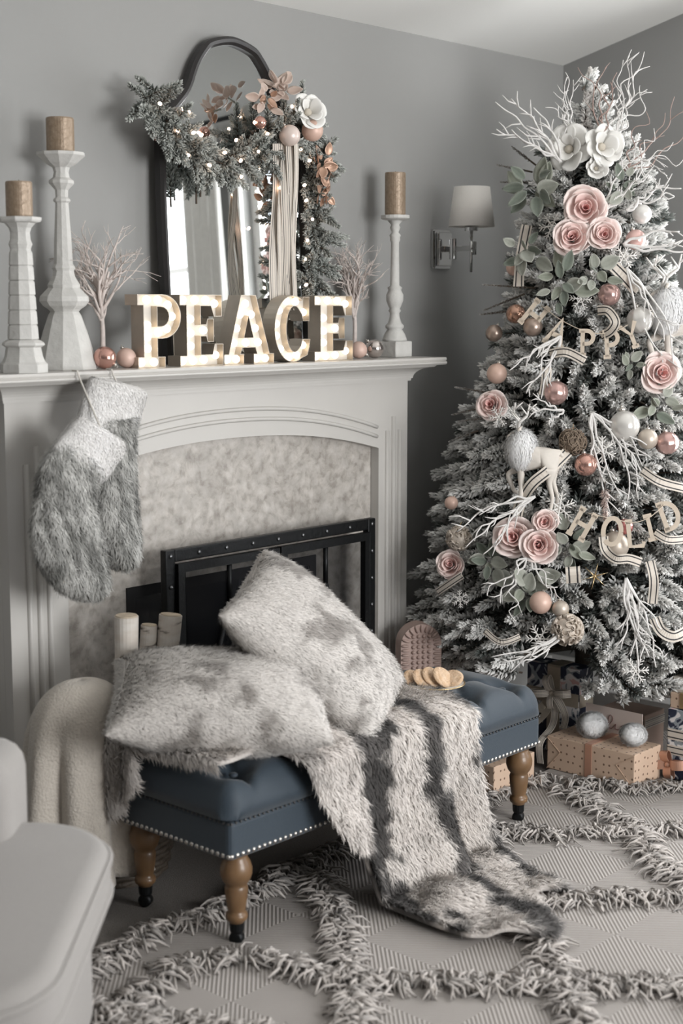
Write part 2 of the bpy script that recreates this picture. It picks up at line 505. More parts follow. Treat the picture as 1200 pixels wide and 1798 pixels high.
# frieze and legs: one board with an arched opening
OX0, OX1 = 2.325, 3.560
arch = []
Xc = (OX0 + OX1) / 2; half = (OX1 - OX0) / 2
ZA, ZE = 1.096, 1.022
for k in range(33):
    u = -1 + 2 * k / 32
    arch.append((Xc + u * half, ZE + (ZA - ZE) * (1 - abs(u) ** 2.2)))
outline = [(FX0, 0), (FX0, 1.236), (FX1, 1.236), (FX1, 0), (OX1, 0)] + arch[::-1] + [(OX0, 0)]
m = MB().prism([outline], (0, 0, 0), (1, 0, 0), (0, 0, 1), (0, 1, 0), FY, -.128)
build('surround_board', m, M_white, fp, bevel=.004)
for x0 in (FX0, FX1 - .02):
    build('side_panel', MB().b2((x0, -.1275, 0), (x0 + .02, -.002, 1.2315)), M_white, fp)
def bead(pts, r=.006):
    return MB().tube(pts, r, 8)
for off in (.038, .068):
    pts = [(Xc + (x - Xc) * .985, FY - .002, z + off + .012 * (1 - ((x - Xc) / half) ** 2)) for x, z in arch]
    build('arch_bead', bead(pts), M_white, fp, smooth=True)
for cx in ((FX0 + OX0) / 2, (FX1 + OX1) / 2):
    for k, ztop in ((-1, 1.075), (0, 1.12), (1, 1.075)):
        x = cx + k * .031
        m = MB().tube([(x, FY, .17), (x, FY, ztop)], .0085, 8)
        build('flute_bead', m, M_white, fp, smooth=True)
        for s in (-1, 1):
            pass
    build('plinth', MB().b2((cx - .092, FY - .012, 0), (cx + .092, FY - .0005, .15)), M_white, fp, bevel=.005)
# marble face with firebox opening
BX0, BX1, BZ = 2.545, 3.30, .706
mm = bpy.data.materials.new('beige_marble'); mm.use_nodes = True
N = mm.node_tree.nodes; L = mm.node_tree.links; b = N['Principled BSDF']; b.inputs['Roughness'].default_value = .35
tc = N.new('ShaderNodeTexCoord')
v1 = N.new('ShaderNodeTexVoronoi'); v1.inputs['Scale'].default_value = 26; v1.inputs['Randomness'].default_value = 1
nz = N.new('ShaderNodeTexNoise'); nz.inputs['Scale'].default_value = 9; nz.inputs['Detail'].default_value = 8; nz.inputs['Roughness'].default_value = .65; nz.inputs['Distortion'].default_value = .8
n2 = N.new('ShaderNodeTexNoise'); n2.inputs['Scale'].default_value = 45; n2.inputs['Detail'].default_value = 6
ad = N.new('ShaderNodeVectorMath'); ad.operation = 'ADD'
sc_ = N.new('ShaderNodeVectorMath'); sc_.operation = 'SCALE'; sc_.inputs['Scale'].default_value = .06
L.new(tc.outputs['Object'], nz.inputs['Vector']); L.new(nz.outputs['Color'], sc_.inputs[0]); L.new(tc.outputs['Object'], ad.inputs[0]); L.new(sc_.outputs[0], ad.inputs[1])
L.new(ad.outputs[0], v1.inputs['Vector']); L.new(ad.outputs[0], n2.inputs['Vector'])
r1 = N.new('ShaderNodeValToRGB'); e = r1.color_ramp.elements
e[0].position = .22; e[0].color = (.29, .265, .24, 1); e[1].position = .5; e[1].color = (.49, .465, .435, 1); k = e.new(.72); k.color = (.57, .55, .525, 1)
r2 = N.new('ShaderNodeValToRGB'); e = r2.color_ramp.elements
e[0].position = 0; e[0].color = (1.12, 1.1, 1.08, 1); e[1].position = .8; e[1].color = (.78, .76, .74, 1)
L.new(n2.outputs['Fac'], r1.inputs['Fac']); L.new(v1.outputs['Distance'], r2.inputs['Fac'])
mx = N.new('ShaderNodeMix'); mx.data_type = 'RGBA'; mx.blend_type = 'MULTIPLY'; mx.inputs[0].default_value = .8
L.new(r1.outputs[0], mx.inputs[6]); L.new(r2.outputs[0], mx.inputs[7]); L.new(mx.outputs[2], b.inputs['Base Color'])
hole = [(BX0, 0), (BX0, BZ), (BX1, BZ), (BX1, 0)]
outl = [(OX0 - .02, 0), (OX0 - .02, 1.15), (OX1 + .02, 1.15), (OX1 + .02, 0)] + hole[::-1]
m = MB().prism([outl], (0, 0, 0), (1, 0, 0), (0, 0, 1), (0, 1, 0), -.126, -.085)
build('marble_face', m, mm, fp)
m = MB()
for lo, hi in (((BX0, -.084, 0), (BX0 + .02, -.002, BZ)), ((BX1 - .02, -.084, 0), (BX1, -.002, BZ)), ((BX0 + .02, -.012, 0), (BX1 - .02, -.002, BZ)), ((BX0 + .02, -.084, BZ - .02), (BX1 - .02, -.012, BZ))): m.b2(lo, hi)
build('firebox', m, M_soot, fp)
# black enamel edge band round the opening
m = MB()
m.prism([[(BX0, .0), (BX0, BZ), (BX1, BZ), (BX1, 0), (BX1 - .03, 0), (BX1 - .03, BZ - .03), (BX0 + .03, BZ - .03), (BX0 + .03, 0)]], (0, 0, 0), (1, 0, 0), (0, 0, 1), (0, 1, 0), -.13, -.1265)
build('firebox_edge', m, M_soot, fp)
# glass fire doors, nearly black
build('firebox_door', MB().b2((BX0 + .031, -.124, .0), (BX1 - .031, -.116, BZ - .031)), mat('dark_fire_glass', (.012, .014, .017), .12, spec=.4), fp)

# ================================================================ fire screen
SY = -.235
SX0, SX1 = at(286, 967, Y=SY)[0], at(655, 908, Y=SY)[0]
SZ = at(470, 938, Y=SY)[2]
fs = thing('fire_screen', 'black iron fireplace screen with riveted frame and two doors with crossed bars', 'fire screen', ((SX0 + SX1) / 2, SY, 0))
fw = .034
build('frame_post', MB().b2((SX0, SY - .012, 0), (SX0 + fw, SY + .012, SZ)), M_black, fs, bevel=.003)
build('frame_post', MB().b2((SX1 - fw, SY - .012, 0), (SX1, SY + .012, SZ)), M_black, fs, bevel=.003)
build('frame_rail', MB().b2((SX0 + fw, SY - .012, SZ - fw), (SX1 - fw, SY + .012, SZ)), M_black, fs, bevel=.003)
for x in (SX0 + .06, SX1 - .06):
    build('foot', MB().b2((x - .015, SY - .09, 0), (x + .015, SY - .0125, .02)), M_black, fs)
rv = mesh_of('rivet', MB().sphere((0, 0, 0), .0065, 10, 6, (1, 1, .6)), smooth=True); rv.materials.append(mat('steel_rivet', (.16, .165, .17), .35, metal=.9))
Xm = (SX0 + SX1) / 2
for k in range(9): inst('rivet', rv, fs, frame((SX0 + fw / 2 + (SX1 - SX0 - fw) * k / 8, SY - .013, SZ - fw / 2), (0, -1, 0)))
for k in range(1, 9):
    for x in (SX0 + fw / 2, SX1 - fw / 2): inst('rivet', rv, fs, frame((x, SY - .013, SZ - fw / 2 - k * .085), (0, -1, 0)))
M_mesh = bpy.data.materials.new('fine_wire_mesh'); M_mesh.use_nodes = True
N = M_mesh.node_tree.nodes; L = M_mesh.node_tree.links
for k in list(N):
    if k.type != 'OUTPUT_MATERIAL': N.remove(k)
mxs = N.new('ShaderNodeMixShader'); tr = N.new('ShaderNodeBsdfTransparent'); df = N.new('ShaderNodeBsdfDiffuse'); df.inputs[0].default_value = (.02, .02, .022, 1); mxs.inputs[0].default_value = .38
L.new(tr.outputs[0], mxs.inputs[1]); L.new(df.outputs[0], mxs.inputs[2]); L.new(mxs.outputs[0], [k for k in N if k.type == 'OUTPUT_MATERIAL'][0].inputs[0])
for a, b_ in ((SX0 + fw + .003, Xm - .004), (Xm + .004, SX1 - fw - .003)):
    z1 = SZ - fw - .006; z0 = .03; dw = .024
    d = build('door', MB().prism([[(a, z0), (a, z1), (b_, z1), (b_, z0)], [(a + dw, z0 + dw), (b_ - dw, z0 + dw), (b_ - dw, z1 - dw), (a + dw, z1 - dw)]], (0, 0, 0), (1, 0, 0), (0, 0, 1), (0, 1, 0), SY - .022, SY - .004), M_black, fs, bevel=.003)
    build('wire_mesh', MB().b2((a + dw, SY - .006, z0 + dw), (b_ - dw, SY - .0045, z1 - dw)), M_mesh, d)
    xc = (a + b_) / 2; zc = z1 - dw - .11
    for p, q in (((xc, z1 - dw), (xc, zc)), ((xc, zc), (a + dw + .02, z0 + .16)), ((xc, zc), (b_ - dw - .02, z0 + .16))):
        build('bar', MB().tube([(p[0], SY - .014, p[1]), (q[0], SY - .014, q[1])], .0075, 8), M_black, d, smooth=True)
# ================================================================ mantel decorations
M_chalk = mat('chalky_white_wood', (.61, .60, .575), .75, noise_amt=.12, noise_scale=25, bump=.25, bump_scale=60)
M_candle = mat('gold_flecked_candle', (.36, .275, .20), .42, metal=.25, noise_amt=.4, noise_scale=90, bump=.2, bump_scale=120, col2=(.26, .19, .13))
def candlestick(px, prof, n, y, label, clabel, cr, ch, flat=False, rot=0.0, square_base=None):
    """prof: (photo y, half width in photo px), measured about the stick's axis"""
    base = at(px, 640, Y=y); s = 1 / ppm(base)
    X, Z0 = base[0], SH_Z
    yb = prof[0][0]
    P = [(w * s, Z0 + .0006 + (yb - yy) * s) for yy, w in prof]
    t = thing('candlestick', label, 'candlestick', (X, y, Z0), 'white candlesticks on the mantel')
    k = len(P) // 2
    i0 = 0
    if square_base:
        w, h = square_base
        build('base', MB().b2((X - w * s, y - w * s, Z0 + .0006), (X + w * s, y + w * s, Z0 + h * s)), M_chalk, t, bevel=.003)
        P = [(a, max(b, Z0 + h * s)) for a, b in P if b > Z0 + (h - 6) * s]
    zt = P[-1][1]
    dish = [p for p in P if p[1] >= zt - 9 * s]
    stem = [p for p in P if p[1] <= zt - 8.99 * s] + [dish[0]]
    build('stem', MB().lathe(stem, (X, y, 0), n, rot), M_chalk, t, smooth=not flat)
    build('dish', MB().lathe(dish, (X, y, 0), n, rot), M_chalk, t, smooth=False)
    c = thing('pillar_candle', clabel, 'candle', (X, y, zt + .0006), 'gold pillar candles')
    r, h = cr * s, ch * s; z = zt + .0008
    build('wax', MB().lathe([(r * .97, z), (r, z + .004), (r, z + h - .004), (r * .96, z + h), (r * .8, z + h - .003), (r * .5, z + h - .006), (.001, z + h - .007)], (X, y, 0), 32), M_candle, c, smooth=False)
    build('wick', MB().tube([(X, y, z + h - .0065), (X + .001, y, z + h + .004)], .0012, 6), M_soot, c)
blk = []
for k in range(6):
    y0 = 602 - k * 25.5; w0 = 27.5 - k * 1.2
    blk += [(y0, w0 - 2.5), (y0 - 1, w0), (y0 - 22, w0 - 1.2), (y0 - 25, w0 - 3)]
candlestick(42, [(660, 42), (645, 42), (641, 38), (632, 34), (616, 31), (612, 38), (608, 37), (604, 31)] + blk + [(446, 18), (438, 21), (430, 18), (418, 17), (410, 20), (402, 27), (400, 36), (397, 38), (392, 38)],
            8, -.185, 'short faceted white candlestick with stacked blocks, leftmost on the mantel', 'gold pillar candle on the short faceted candlestick', 23, 60, True, math.pi / 8 + .35)
candlestick(116, [(656, 57), (650, 56), (620, 48), (590, 39), (562, 29), (556, 25), (552, 29), (546, 38), (538, 44), (530, 43), (521, 34), (515, 28), (510, 29), (504, 25), (495, 20), (486, 18), (481, 21), (478, 20), (474, 17), (430, 15), (370, 11.5), (367, 15), (364, 15), (360, 11), (348, 11.5), (342, 17), (337, 22), (332, 22), (327, 15), (318, 13), (310, 15), (306, 22), (303, 27), (295, 36), (290, 42), (285, 42)],
            10, -.092, 'tall white candlestick with round knop and flared base, second from left', 'gold pillar candle on the tallest candlestick', 24, 58, True, .2)
candlestick(693, [(628, 22), (600, 22), (596, 21), (588, 18), (580, 13), (577, 16), (573, 16), (569, 12), (560, 9), (552, 8), (548, 11), (544, 9), (538, 12), (530, 15), (520, 15), (512, 11), (508, 13), (504, 8), (470, 7.5), (430, 7), (426, 9), (422, 8.5), (418, 10), (413, 6), (405, 9), (400, 7), (393, 13), (391, 22), (389, 25), (384, 25)],
            20, -.12, 'slim turned white candlestick at the right end of the mantel', 'tall gold pillar candle on the right candlestick', 18, 72, False, 0, (22, 28))

def bauble_at(p, r, mt, label, name='bauble', axis=(0, 0, 1), group=None, flutes=0, cat='ornament', nseg=24):
    t = thing(name, label, cat, (p[0], p[1], p[2] - r), group)
    m = MB().sphere(p, r, nseg, 16, axis=axis)
    if flutes:
        A = Vector(axis).normalized(); c = Vector(p)
        M = A.to_track_quat('Z', 'Y')
        Vn = []
        for v in m.V:
            d = Vector(v) - c
            l = M.inverted() @ d
            q = math.atan2(l.y, l.x); s = math.hypot(l.x, l.y) / r
            Vn.append(tuple(c + d * (1 + .07 * s * math.cos(flutes * q))))
        m.V = Vn
    build('shell', m, mt, t, smooth=True, origin=p)
    a = Vector(axis).normalized()
    cp = Vector(p) + a * r * .97
    build('cap', MB().lathe([(r * .2, 0), (r * .2, r * .2), (r * .15, r * .23), (.0005, r * .24)], cp, 12, axis=a), mat('silver_cap', (.6, .57, .53), .3, metal=.9), t, smooth=True)
    u = a.orthogonal().normalized(); q0 = cp + a * r * .32
    build('hook_loop', MB().tube([q0 + (u * math.cos(k * math.pi / 5) + a * math.sin(k * math.pi / 5)) * r * .1 for k in range(11)], r * .02 + .0004, 5), MATS['silver_cap'], t, smooth=True)
    return t
M_rosegl = mat('shiny_rose_glass', (.62, .36, .30), .12, metal=.75)
M_blush = mat('matte_blush', (.66, .47, .40), .5, metal=.15)
M_silver = mat('shiny_silver_pink', (.66, .60, .57), .1, metal=.9)
def mantel_ball(px, py, rp, y, mt, label, axis):
    p = at(px, py, Y=y); r = rp / ppm(p); p[2] = SH_Z + r + .0005
    bauble_at(p, r, mt, label, axis=axis, group='baubles on the mantel')
mantel_ball(184, 630, 20, -.17, M_rosegl, 'shiny rose gold bauble beside the tall candlestick', (.5, -.6, -.55))
mantel_ball(222, 630, 17.5, -.15, M_blush, 'matte blush bauble left of the letter P', (-.2, .3, .9))
mantel_ball(630, 612, 15, -.13, M_blush, 'matte blush bauble right of the last letter E', (.6, -.6, -.5))
mantel_ball(658, 609, 16.5, -.14, M_silver, 'shiny silver and rose bauble by the right candlestick', (-.4, .5, .7))

# little frosted twig trees
M_twig = mat('blush_frosted_twig', (.70, .62, .58), .7, noise_amt=.2, noise_scale=60)
def twig(mb, p, d, length, r, depth, rnd, spread=.6, nseg=4, curl=.25, kids=2):
    p = Vector(p); d = Vector(d).normalized()
    pts = [p]; rad = [r]
    for i in range(nseg):
        d = (d + Vector((rnd.uniform(-1, 1), rnd.uniform(-1, 1), rnd.uniform(-1, 1))) * curl).normalized()
        p = p + d * length / nseg
        pts.append(p); rad.append(r * (1 - .5 * (i + 1) / nseg))
    mb.tube(pts, rad, 5)
    if depth > 0:
        for k in range(kids):
            j = rnd.randint(max(1, nseg - 2), nseg)
            dd = (d + Vector((rnd.uniform(-1, 1), rnd.uniform(-1, 1), rnd.uniform(-1, 1))) * spread).normalized()
            twig(mb, pts[j], dd, length * rnd.uniform(.6, .85), r * .55, depth - 1, rnd, spread, nseg, curl, kids)
def twig_tree(px, py, y, h, label, seed, spreadw):
    rnd = random.Random(seed)
    b = at(px, py, Y=y); b[2] = SH_Z
    t = thing('twig_tree', label, 'twig tree', b, 'frosted twig trees')
    build('base', MB().lathe([(.022, SH_Z + .0005), (.022, SH_Z + .008), (.008, SH_Z + .012)], (b[0], b[1], 0), 14), M_twig, t)
    build('trunk', MB().tube([(b[0], b[1], SH_Z + .008), (b[0] + .002, b[1], SH_Z + h * .25), (b[0] - .004, b[1], SH_Z + h * .5)], [.008, .0065, .005], 8), M_twig, t, smooth=True)
    for k in range(17):
        m = MB()
        q = k * 2.4
        z = SH_Z + h * (.30 + .22 * (k / 16))
        twig(m, (b[0] - .002, b[1], z), (math.cos(q) * spreadw, math.sin(q) * spreadw * .7, 1), h * (.21 if k > 4 else .14), .0058, 3, rnd, .62, 4, .18, 2 + (k % 3 == 0))
        build('branch', m, M_twig, t, smooth=True)
twig_tree(181, 645, -.09, .40, 'pale pink twig tree behind the baubles on the left', 3, .55)
twig_tree(623, 628, -.07, .40, 'pale pink twig tree behind the last letter E', 11, .45)

# ---------------------------------------------------------------- marquee letters
M_galv = mat('warm_galvanised_metal', (.50, .44, .37), .38, metal=.55, noise_amt=.12, noise_scale=30)
M_face = mat('white_letter_face', (.62, .60, .565), .5)
M_bulb = mat('lit_bulb', (1.0, .86, .68), .3, emis=1.8)
bulb_me = mesh_of('bulb', MB().sphere((0, 0, 0), .0115, 14, 10), smooth=True); bulb_me.materials.append(M_bulb)
def arc(cx, cy, rx, ry, a0, a1, n):
    return [(cx + rx * math.cos(math.radians(a0 + (a1 - a0) * k / n)), cy + ry * math.sin(math.radians(a0 + (a1 - a0) * k / n))) for k in range(n + 1)]
# outlines in a unit box: height 1, width as given
def glyph(ch):
    if ch == 'P':
        o = [(0, 0), (.46, 0), (.46, .14), (.33, .14), (.33, .40)] + [(.42, .40)] + arc(.42, .70, .32, .30, -90, 90, 14) + [(0, 1.0), (0, .86), (.10, .86), (.10, .14), (0, .14)]
        h = [(.33, .56)] + arc(.40, .70, .14, .14, -90, 90, 8) + [(.33, .84)]
        bl = [(.10, .07), (.32, .07), (.21, .26), (.21, .42), (.21, .58), (.21, .93), (.40, .93), (.57, .86), (.64, .70), (.55, .53), (.40, .48)]
        return [o, h], .74, bl
    if ch == 'E':
        o = [(0, 0), (.72, 0), (.72, .30), (.58, .30), (.54, .15), (.34, .15), (.34, .42), (.44, .42), (.46, .34), (.56, .34), (.56, .66), (.46, .66), (.44, .58), (.34, .58), (.34, .85), (.52, .85), (.57, .70), (.70, .70), (.70, 1.0), (0, 1.0), (0, .86), (.11, .86), (.11, .14), (0, .14)]
        bl = [(.08, .07), (.26, .07), (.44, .08), (.64, .14), (.22, .28), (.22, .46), (.44, .50), (.22, .66), (.10, .93), (.30, .93), (.48, .93), (.63, .88)]
        return [o], .72, bl
    if ch == 'A':
        o = [(0, 0), (.34, 0), (.34, .14), (.28, .14), (.31, .24), (.55, .24), (.58, .14), (.52, .14), (.52, 0), (.88, 0), (.88, .14), (.80, .14), (.56, 1.0), (.30, 1.0), (.08, .14), (0, .14)]
        h = [(.345, .38), (.43, .70), (.515, .38)]
        bl = [(.10, .07), (.26, .07), (.62, .07), (.78, .07), (.22, .31), (.43, .31), (.65, .31), (.27, .52), (.60, .52), (.33, .72), (.53, .72), (.43, .88)]
        return [o, h], .88, bl
    o = arc(.38, .5, .38, .5, 40, 320, 28)
    o = [(.62, 1.0), (.62, .9)]
    o = [(.70, .98), (.58, .98), (.56, .93)] + arc(.37, .5, .37, .5, 62, 298, 26) + [(.66, .10), (.70, .22), (.72, .34), (.56, .34)] + [(.53, .24)] + arc(.40, .5, .17, .35, 300, 60, 18) + [(.55, .72), (.58, .62), (.70, .62)]
    bl = [(.64, .75), (.48, .91), (.30, .92), (.15, .78), (.09, .58), (.09, .40), (.17, .20), (.33, .07), (.50, .10), (.63, .25)]
    return [o], .72, bl
LH = .193
LY = -.19
def marquee(ch, pl, pr, label):
    loops, wd, bl = glyph(ch)
    x0 = at(pl, 600, Y=LY)[0]; x1 = at(pr, 600, Y=LY)[0]
    sx = (x1 - x0) / wd
    z0 = SH_Z + .001
    L2 = [[(x0 + x * sx, z0 + y * LH) for x, y in l] for l in loops]
    t = thing('marquee_letter', label, 'marquee letter', ((x0 + x1) / 2, LY + .025, SH_Z), 'lit letters on the mantel')
    m = MB().prism(L2, (0, 0, 0), (1, 0, 0), (0, 0, 1), (0, 1, 0), LY + .024, LY + .027)
    build('face', m, M_face, t)
    dep = .052
    for l in L2:
        n = len(l)
        V = [(x, LY, z) for x, z in l] + [(x, LY + dep, z) for x, z in l]
        o = build('rim', MB().add(V, [(k, (k + 1) % n, n + (k + 1) % n, n + k) for k in range(n)]), M_galv, t)
        s = o.modifiers.new('sol', 'SOLIDIFY'); s.thickness = .0022; s.offset = 0
    for bx, by in bl:
        inst('bulb', bulb_me, t, Matrix.Translation((x0 + bx * sx, LY + .014, z0 + by * LH)))
for ch, a, b_, lb in (('P', 243, 318, 'lit marquee letter P with warm bulbs, first in the word'), ('E', 317, 392, 'lit marquee letter E between the P and the A'), ('A', 394, 481, 'lit marquee letter A in the middle of the word'), ('C', 483, 545, 'lit marquee letter C right of the A'), ('E', 553, 620, 'lit marquee letter E ending the word')):
    marquee(ch, a, b_, lb)

# ---------------------------------------------------------------- mirror
MXC = 3.055; MZ0 = SH_Z + .001
MLEAN = .04
def mpt(x, z, d=0.0):
    k = (z - MZ0) / .95
    return (x, -.012 - MLEAN * (1 - k) - d, z)
left = [(276, 560), (275, 500), (273, 420), (272, 330), (273, 240), (277, 215), (287, 196), (300, 180), (316, 160), (325, 143), (331, 125), (339, 105), (352, 84), (368, 69), (388, 61)]
hl = []
for px, py in left:
    p = at(px, py, Y=-.03); hl.append((p[0], p[2]))
hl = [(hl[0][0], MZ0)] + hl[1:]
hl[-1] = (MXC, hl[-1][1])
hl = [(min(x, MXC), z) for x, z in hl]
full = hl[1:] + [(2 * MXC - x, z) for x, z in hl[1:][::-1][1:]]
outer = [hl[0]] + [tuple(p) for p in catmull(full, 5)] + [(2 * MXC - hl[0][0], MZ0)]
def inset(poly, d):
    n = len(poly); out = []
    for i in range(n):
        a = np.array(poly[i - 1]); b = np.array(poly[i]); c = np.array(poly[(i + 1) % n])
        t1 = b - a; t2 = c - b
        n1 = np.array([t1[1], -t1[0]]) / max(1e-9, np.linalg.norm(t1)); n2_ = np.array([t2[1], -t2[0]]) / max(1e-9, np.linalg.norm(t2))
        nn = n1 + n2_; nn = nn / max(.6, (np.linalg.norm(nn) ** 2) / 2) 
        out.append(tuple(b + nn * d))
    return out
inner = inset(outer, .024)
mr = thing('wall_mirror', 'black framed mirror with keyhole arched top leaning on the mantel', 'mirror', (MXC, -.05, SH_Z))
sh = -MLEAN / .95
n = len(outer)
V = []; F = []
for ring, d in ((outer, 0), (outer, .022), (inset(outer, .008), .030), (inset(outer, .017), .028), (inner, .018), (inner, 0)):
    V += [mpt(x, z, d) for x, z in ring]
for r_ in range(5):
    for k in range(n):
        F.append((r_ * n + k, r_ * n + (k + 1) % n, (r_ + 1) * n + (k + 1) % n, (r_ + 1) * n + k))
for k in range(n): F.append((5 * n + k, 5 * n + (k + 1) % n, (k + 1) % n, k))
build('frame', MB().add(V, F), mat('black_mirror_frame', (.022, .02, .02), .4), mr, smooth=False)
g = MB()
V = [mpt(x, z, .008) for x, z in inner]; tri = geometry.tessellate_polygon([[Vector((x, z, 0)) for x, z in inner]])
V2 = [mpt(x, z, .003) for x, z in inner]
nn = len(inner)
g.add(V + V2, [tuple(t) for t in tri] + [tuple(nn + k for k in reversed(t)) for t in tri] + [(k, (k + 1) % nn, nn + (k + 1) % nn, nn + k) for k in range(nn)])
build('glass', g, mat('silvered_glass', (.86, .88, .88), .015, metal=1.0), mr)

# ---------------------------------------------------------------- wall sconce
M_chrome = mat('polished_chrome', (.72, .72, .72), .08, metal=1.0)
M_shade = mat('pale_lamp_shade', (.84, .81, .77), .8, noise_amt=.03, noise_scale=200)
p = at(771, 438, Y=0); s = 1 / ppm(p)
sc_x, sc_z = p[0], p[2]
t = thing('wall_sconce', 'chrome swing arm wall sconce with pale tapered shade', 'wall lamp', (sc_x, 0, sc_z))
build('back_plate', MB().b2((sc_x - .047, -.018, sc_z - .068), (sc_x + .047, -.0005, sc_z + .068)), M_chrome, t, bevel=.006)
build('plate_step', MB().b2((sc_x - .038, -.03, sc_z - .058), (sc_x + .038, -.0185, sc_z + .058)), M_chrome, t, bevel=.005)
q = at(828, 440, Y=-.155)
ax, ay = q[0], q[1]
build('arm', MB().b2((sc_x - .004, -.066, sc_z - .011), (sc_x + .004 + .0, -.0305, sc_z + .011)), M_chrome, t, bevel=.002)
v = Vector((ax - sc_x, ay + .062, 0)); ln = v.length; ang = math.atan2(v.y, v.x)
build('arm', MB().box((sc_x + v.x / 2, -.062 + v.y / 2, sc_z), (ln, .008, .018), Matrix.Rotation(ang, 3, 'Z')), M_chrome, t, bevel=.002)
build('hinge', MB().lathe([(.012, sc_z - .035), (.013, sc_z - .033), (.013, sc_z + .033), (.012, sc_z + .035)], (sc_x, -.062, 0), 16), M_chrome, t, smooth=False)
build('hinge', MB().lathe([(.011, sc_z - .022), (.011, sc_z + .022)], (ax + .012, ay, 0), 16), M_chrome, t)
zb = at(828, 398, Y=ay)[2]; zt = at(828, 328, Y=ay)[2]; z_r = at(828, 478, Y=ay)[2]
k = 1 / ppm((ax, ay, sc_z))
build('stem', MB().tube([(ax, ay, z_r), (ax, ay, zb + .004)], .0052, 12), M_chrome, t, smooth=True)
build('collar', MB().lathe([(.023, zb - .014), (.023, zb + .003)], (ax, ay, 0), 20), M_chrome, t)
m = MB().lathe([(40.5 * k, zb), (31.5 * k, zt)], (ax, ay, 0), 48, cap=False)
o = build('shade', m, M_shade, t, smooth=True); sd = o.modifiers.new('sol', 'SOLIDIFY'); sd.thickness = .002
build('shade_ring', MB().tube([(ax + 20 * k * math.cos(u), ay + 20 * k * math.sin(u), zb + .01) for u in [i * math.pi / 8 for i in range(17)]], .0015, 5), M_chrome, t)
build('bulb', MB().sphere((ax, ay, zb + .06), .026, 14, 10, (1, 1, 1.3)), mat('opal_bulb', (.85, .84, .8), .3), t, smooth=True)
build('socket', MB().lathe([(.013, zb + .0032), (.013, zb + .03)], (ax, ay, 0), 14), M_chrome, t)
# ================================================================ fur, sprigs, flowers
def fnoise(p, s, seed=0.0):
    return noise.noise(Vector((p[0] * s + seed, p[1] * s - seed, p[2] * s + 2 * seed)))
def tri_of(V, F):
    T = []
    for f in F:
        for k in range(1, len(f) - 1): T.append((f[0], f[k], f[k + 1]))
    return np.array(T)
def vnormals(V, T):
    fn = np.cross(V[T[:, 1]] - V[T[:, 0]], V[T[:, 2]] - V[T[:, 0]])
    N_ = np.zeros_like(V)
    for k in range(3): np.add.at(N_, T[:, k], fn)
    return N_ / np.maximum(1e-12, np.linalg.norm(N_, axis=1))[:, None]
def fur_mesh(name, V, T, n, length, width, lay, colf, flip=1.0, fluffy=False, gain=1.0):
    """short pile: n bent strands on the surface; colf colours them, darker at the roots and paler at the tips"""
    VN = vnormals(V, T) * flip
    a, b, c = V[T[:, 0]], V[T[:, 1]], V[T[:, 2]]
    area = np.linalg.norm(np.cross(b - a, c - a), axis=1)
    idx = RNG.choice(len(T), n, p=area / area.sum())
    r1 = np.sqrt(RNG.random(n)); r2 = RNG.random(n)
    w0, w1, w2 = 1 - r1, r1 * (1 - r2), r1 * r2
    P = a[idx] * w0[:, None] + b[idx] * w1[:, None] + c[idx] * w2[:, None]
    Nn = VN[T[idx, 0]] * w0[:, None] + VN[T[idx, 1]] * w1[:, None] + VN[T[idx, 2]] * w2[:, None]
    Nn /= np.maximum(1e-9, np.linalg.norm(Nn, axis=1))[:, None]
    lay = np.array(lay, float)
    tang = lay - Nn * (Nn @ lay)[:, None]
    weak = np.linalg.norm(tang, axis=1) < .3
    alt = np.cross(Nn, np.array([.3, .5, .8])); tang[weak] = alt[weak]
    if fluffy: tang = np.cross(Nn, RNG.normal(size=(n, 3)))
    tang /= np.maximum(.05, np.linalg.norm(tang, axis=1))[:, None]
    rnd = RNG.normal(size=(n, 3))
    clump = np.array([noise.noise_vector(Vector(p) * 45) for p in P])
    d1 = Nn * (.9 if fluffy else .45) + tang * (.3 if fluffy else .8) + rnd * .16 + clump * .3
    d1 /= np.linalg.norm(d1, axis=1)[:, None]
    d2 = Nn * (.7 if fluffy else .12) + tang * (.5 if fluffy else .95) + rnd * .25 + clump * .45
    d2 /= np.linalg.norm(d2, axis=1)[:, None]
    L_ = length * (.6 + .6 * RNG.random(n))[:, None]
    m1 = P + d1 * L_ * .55; m2 = m1 + d2 * L_ * .55
    side = np.cross(d1 + tang * .3, Nn) + RNG.normal(size=(n, 3)) * .12; side /= np.maximum(1e-9, np.linalg.norm(side, axis=1))[:, None]
    wv = side * width
    P0 = P - Nn * .001
    VV = np.stack([P0 - wv, P0 + wv, m1 - wv * .8, m1 + wv * .8, m2], 1).reshape(-1, 3)
    k = np.arange(n)[:, None] * 5
    FF = np.concatenate([k + [0, 1, 3], k + [0, 3, 2], k + [2, 3, 4]], 1).reshape(-1, 3)
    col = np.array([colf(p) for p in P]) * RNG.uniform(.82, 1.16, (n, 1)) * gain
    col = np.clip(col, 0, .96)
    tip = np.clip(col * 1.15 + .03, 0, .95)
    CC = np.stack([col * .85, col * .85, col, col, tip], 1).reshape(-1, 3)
    NN = np.repeat(Nn * .8 + d1 * .2, 5, axis=0)
    NN /= np.linalg.norm(NN, axis=1)[:, None]
    return VV, FF, CC, NN
M_fur = mat('fur_pile', (1, 1, 1), .75, attr=True, sheen=.25, spec=.2)
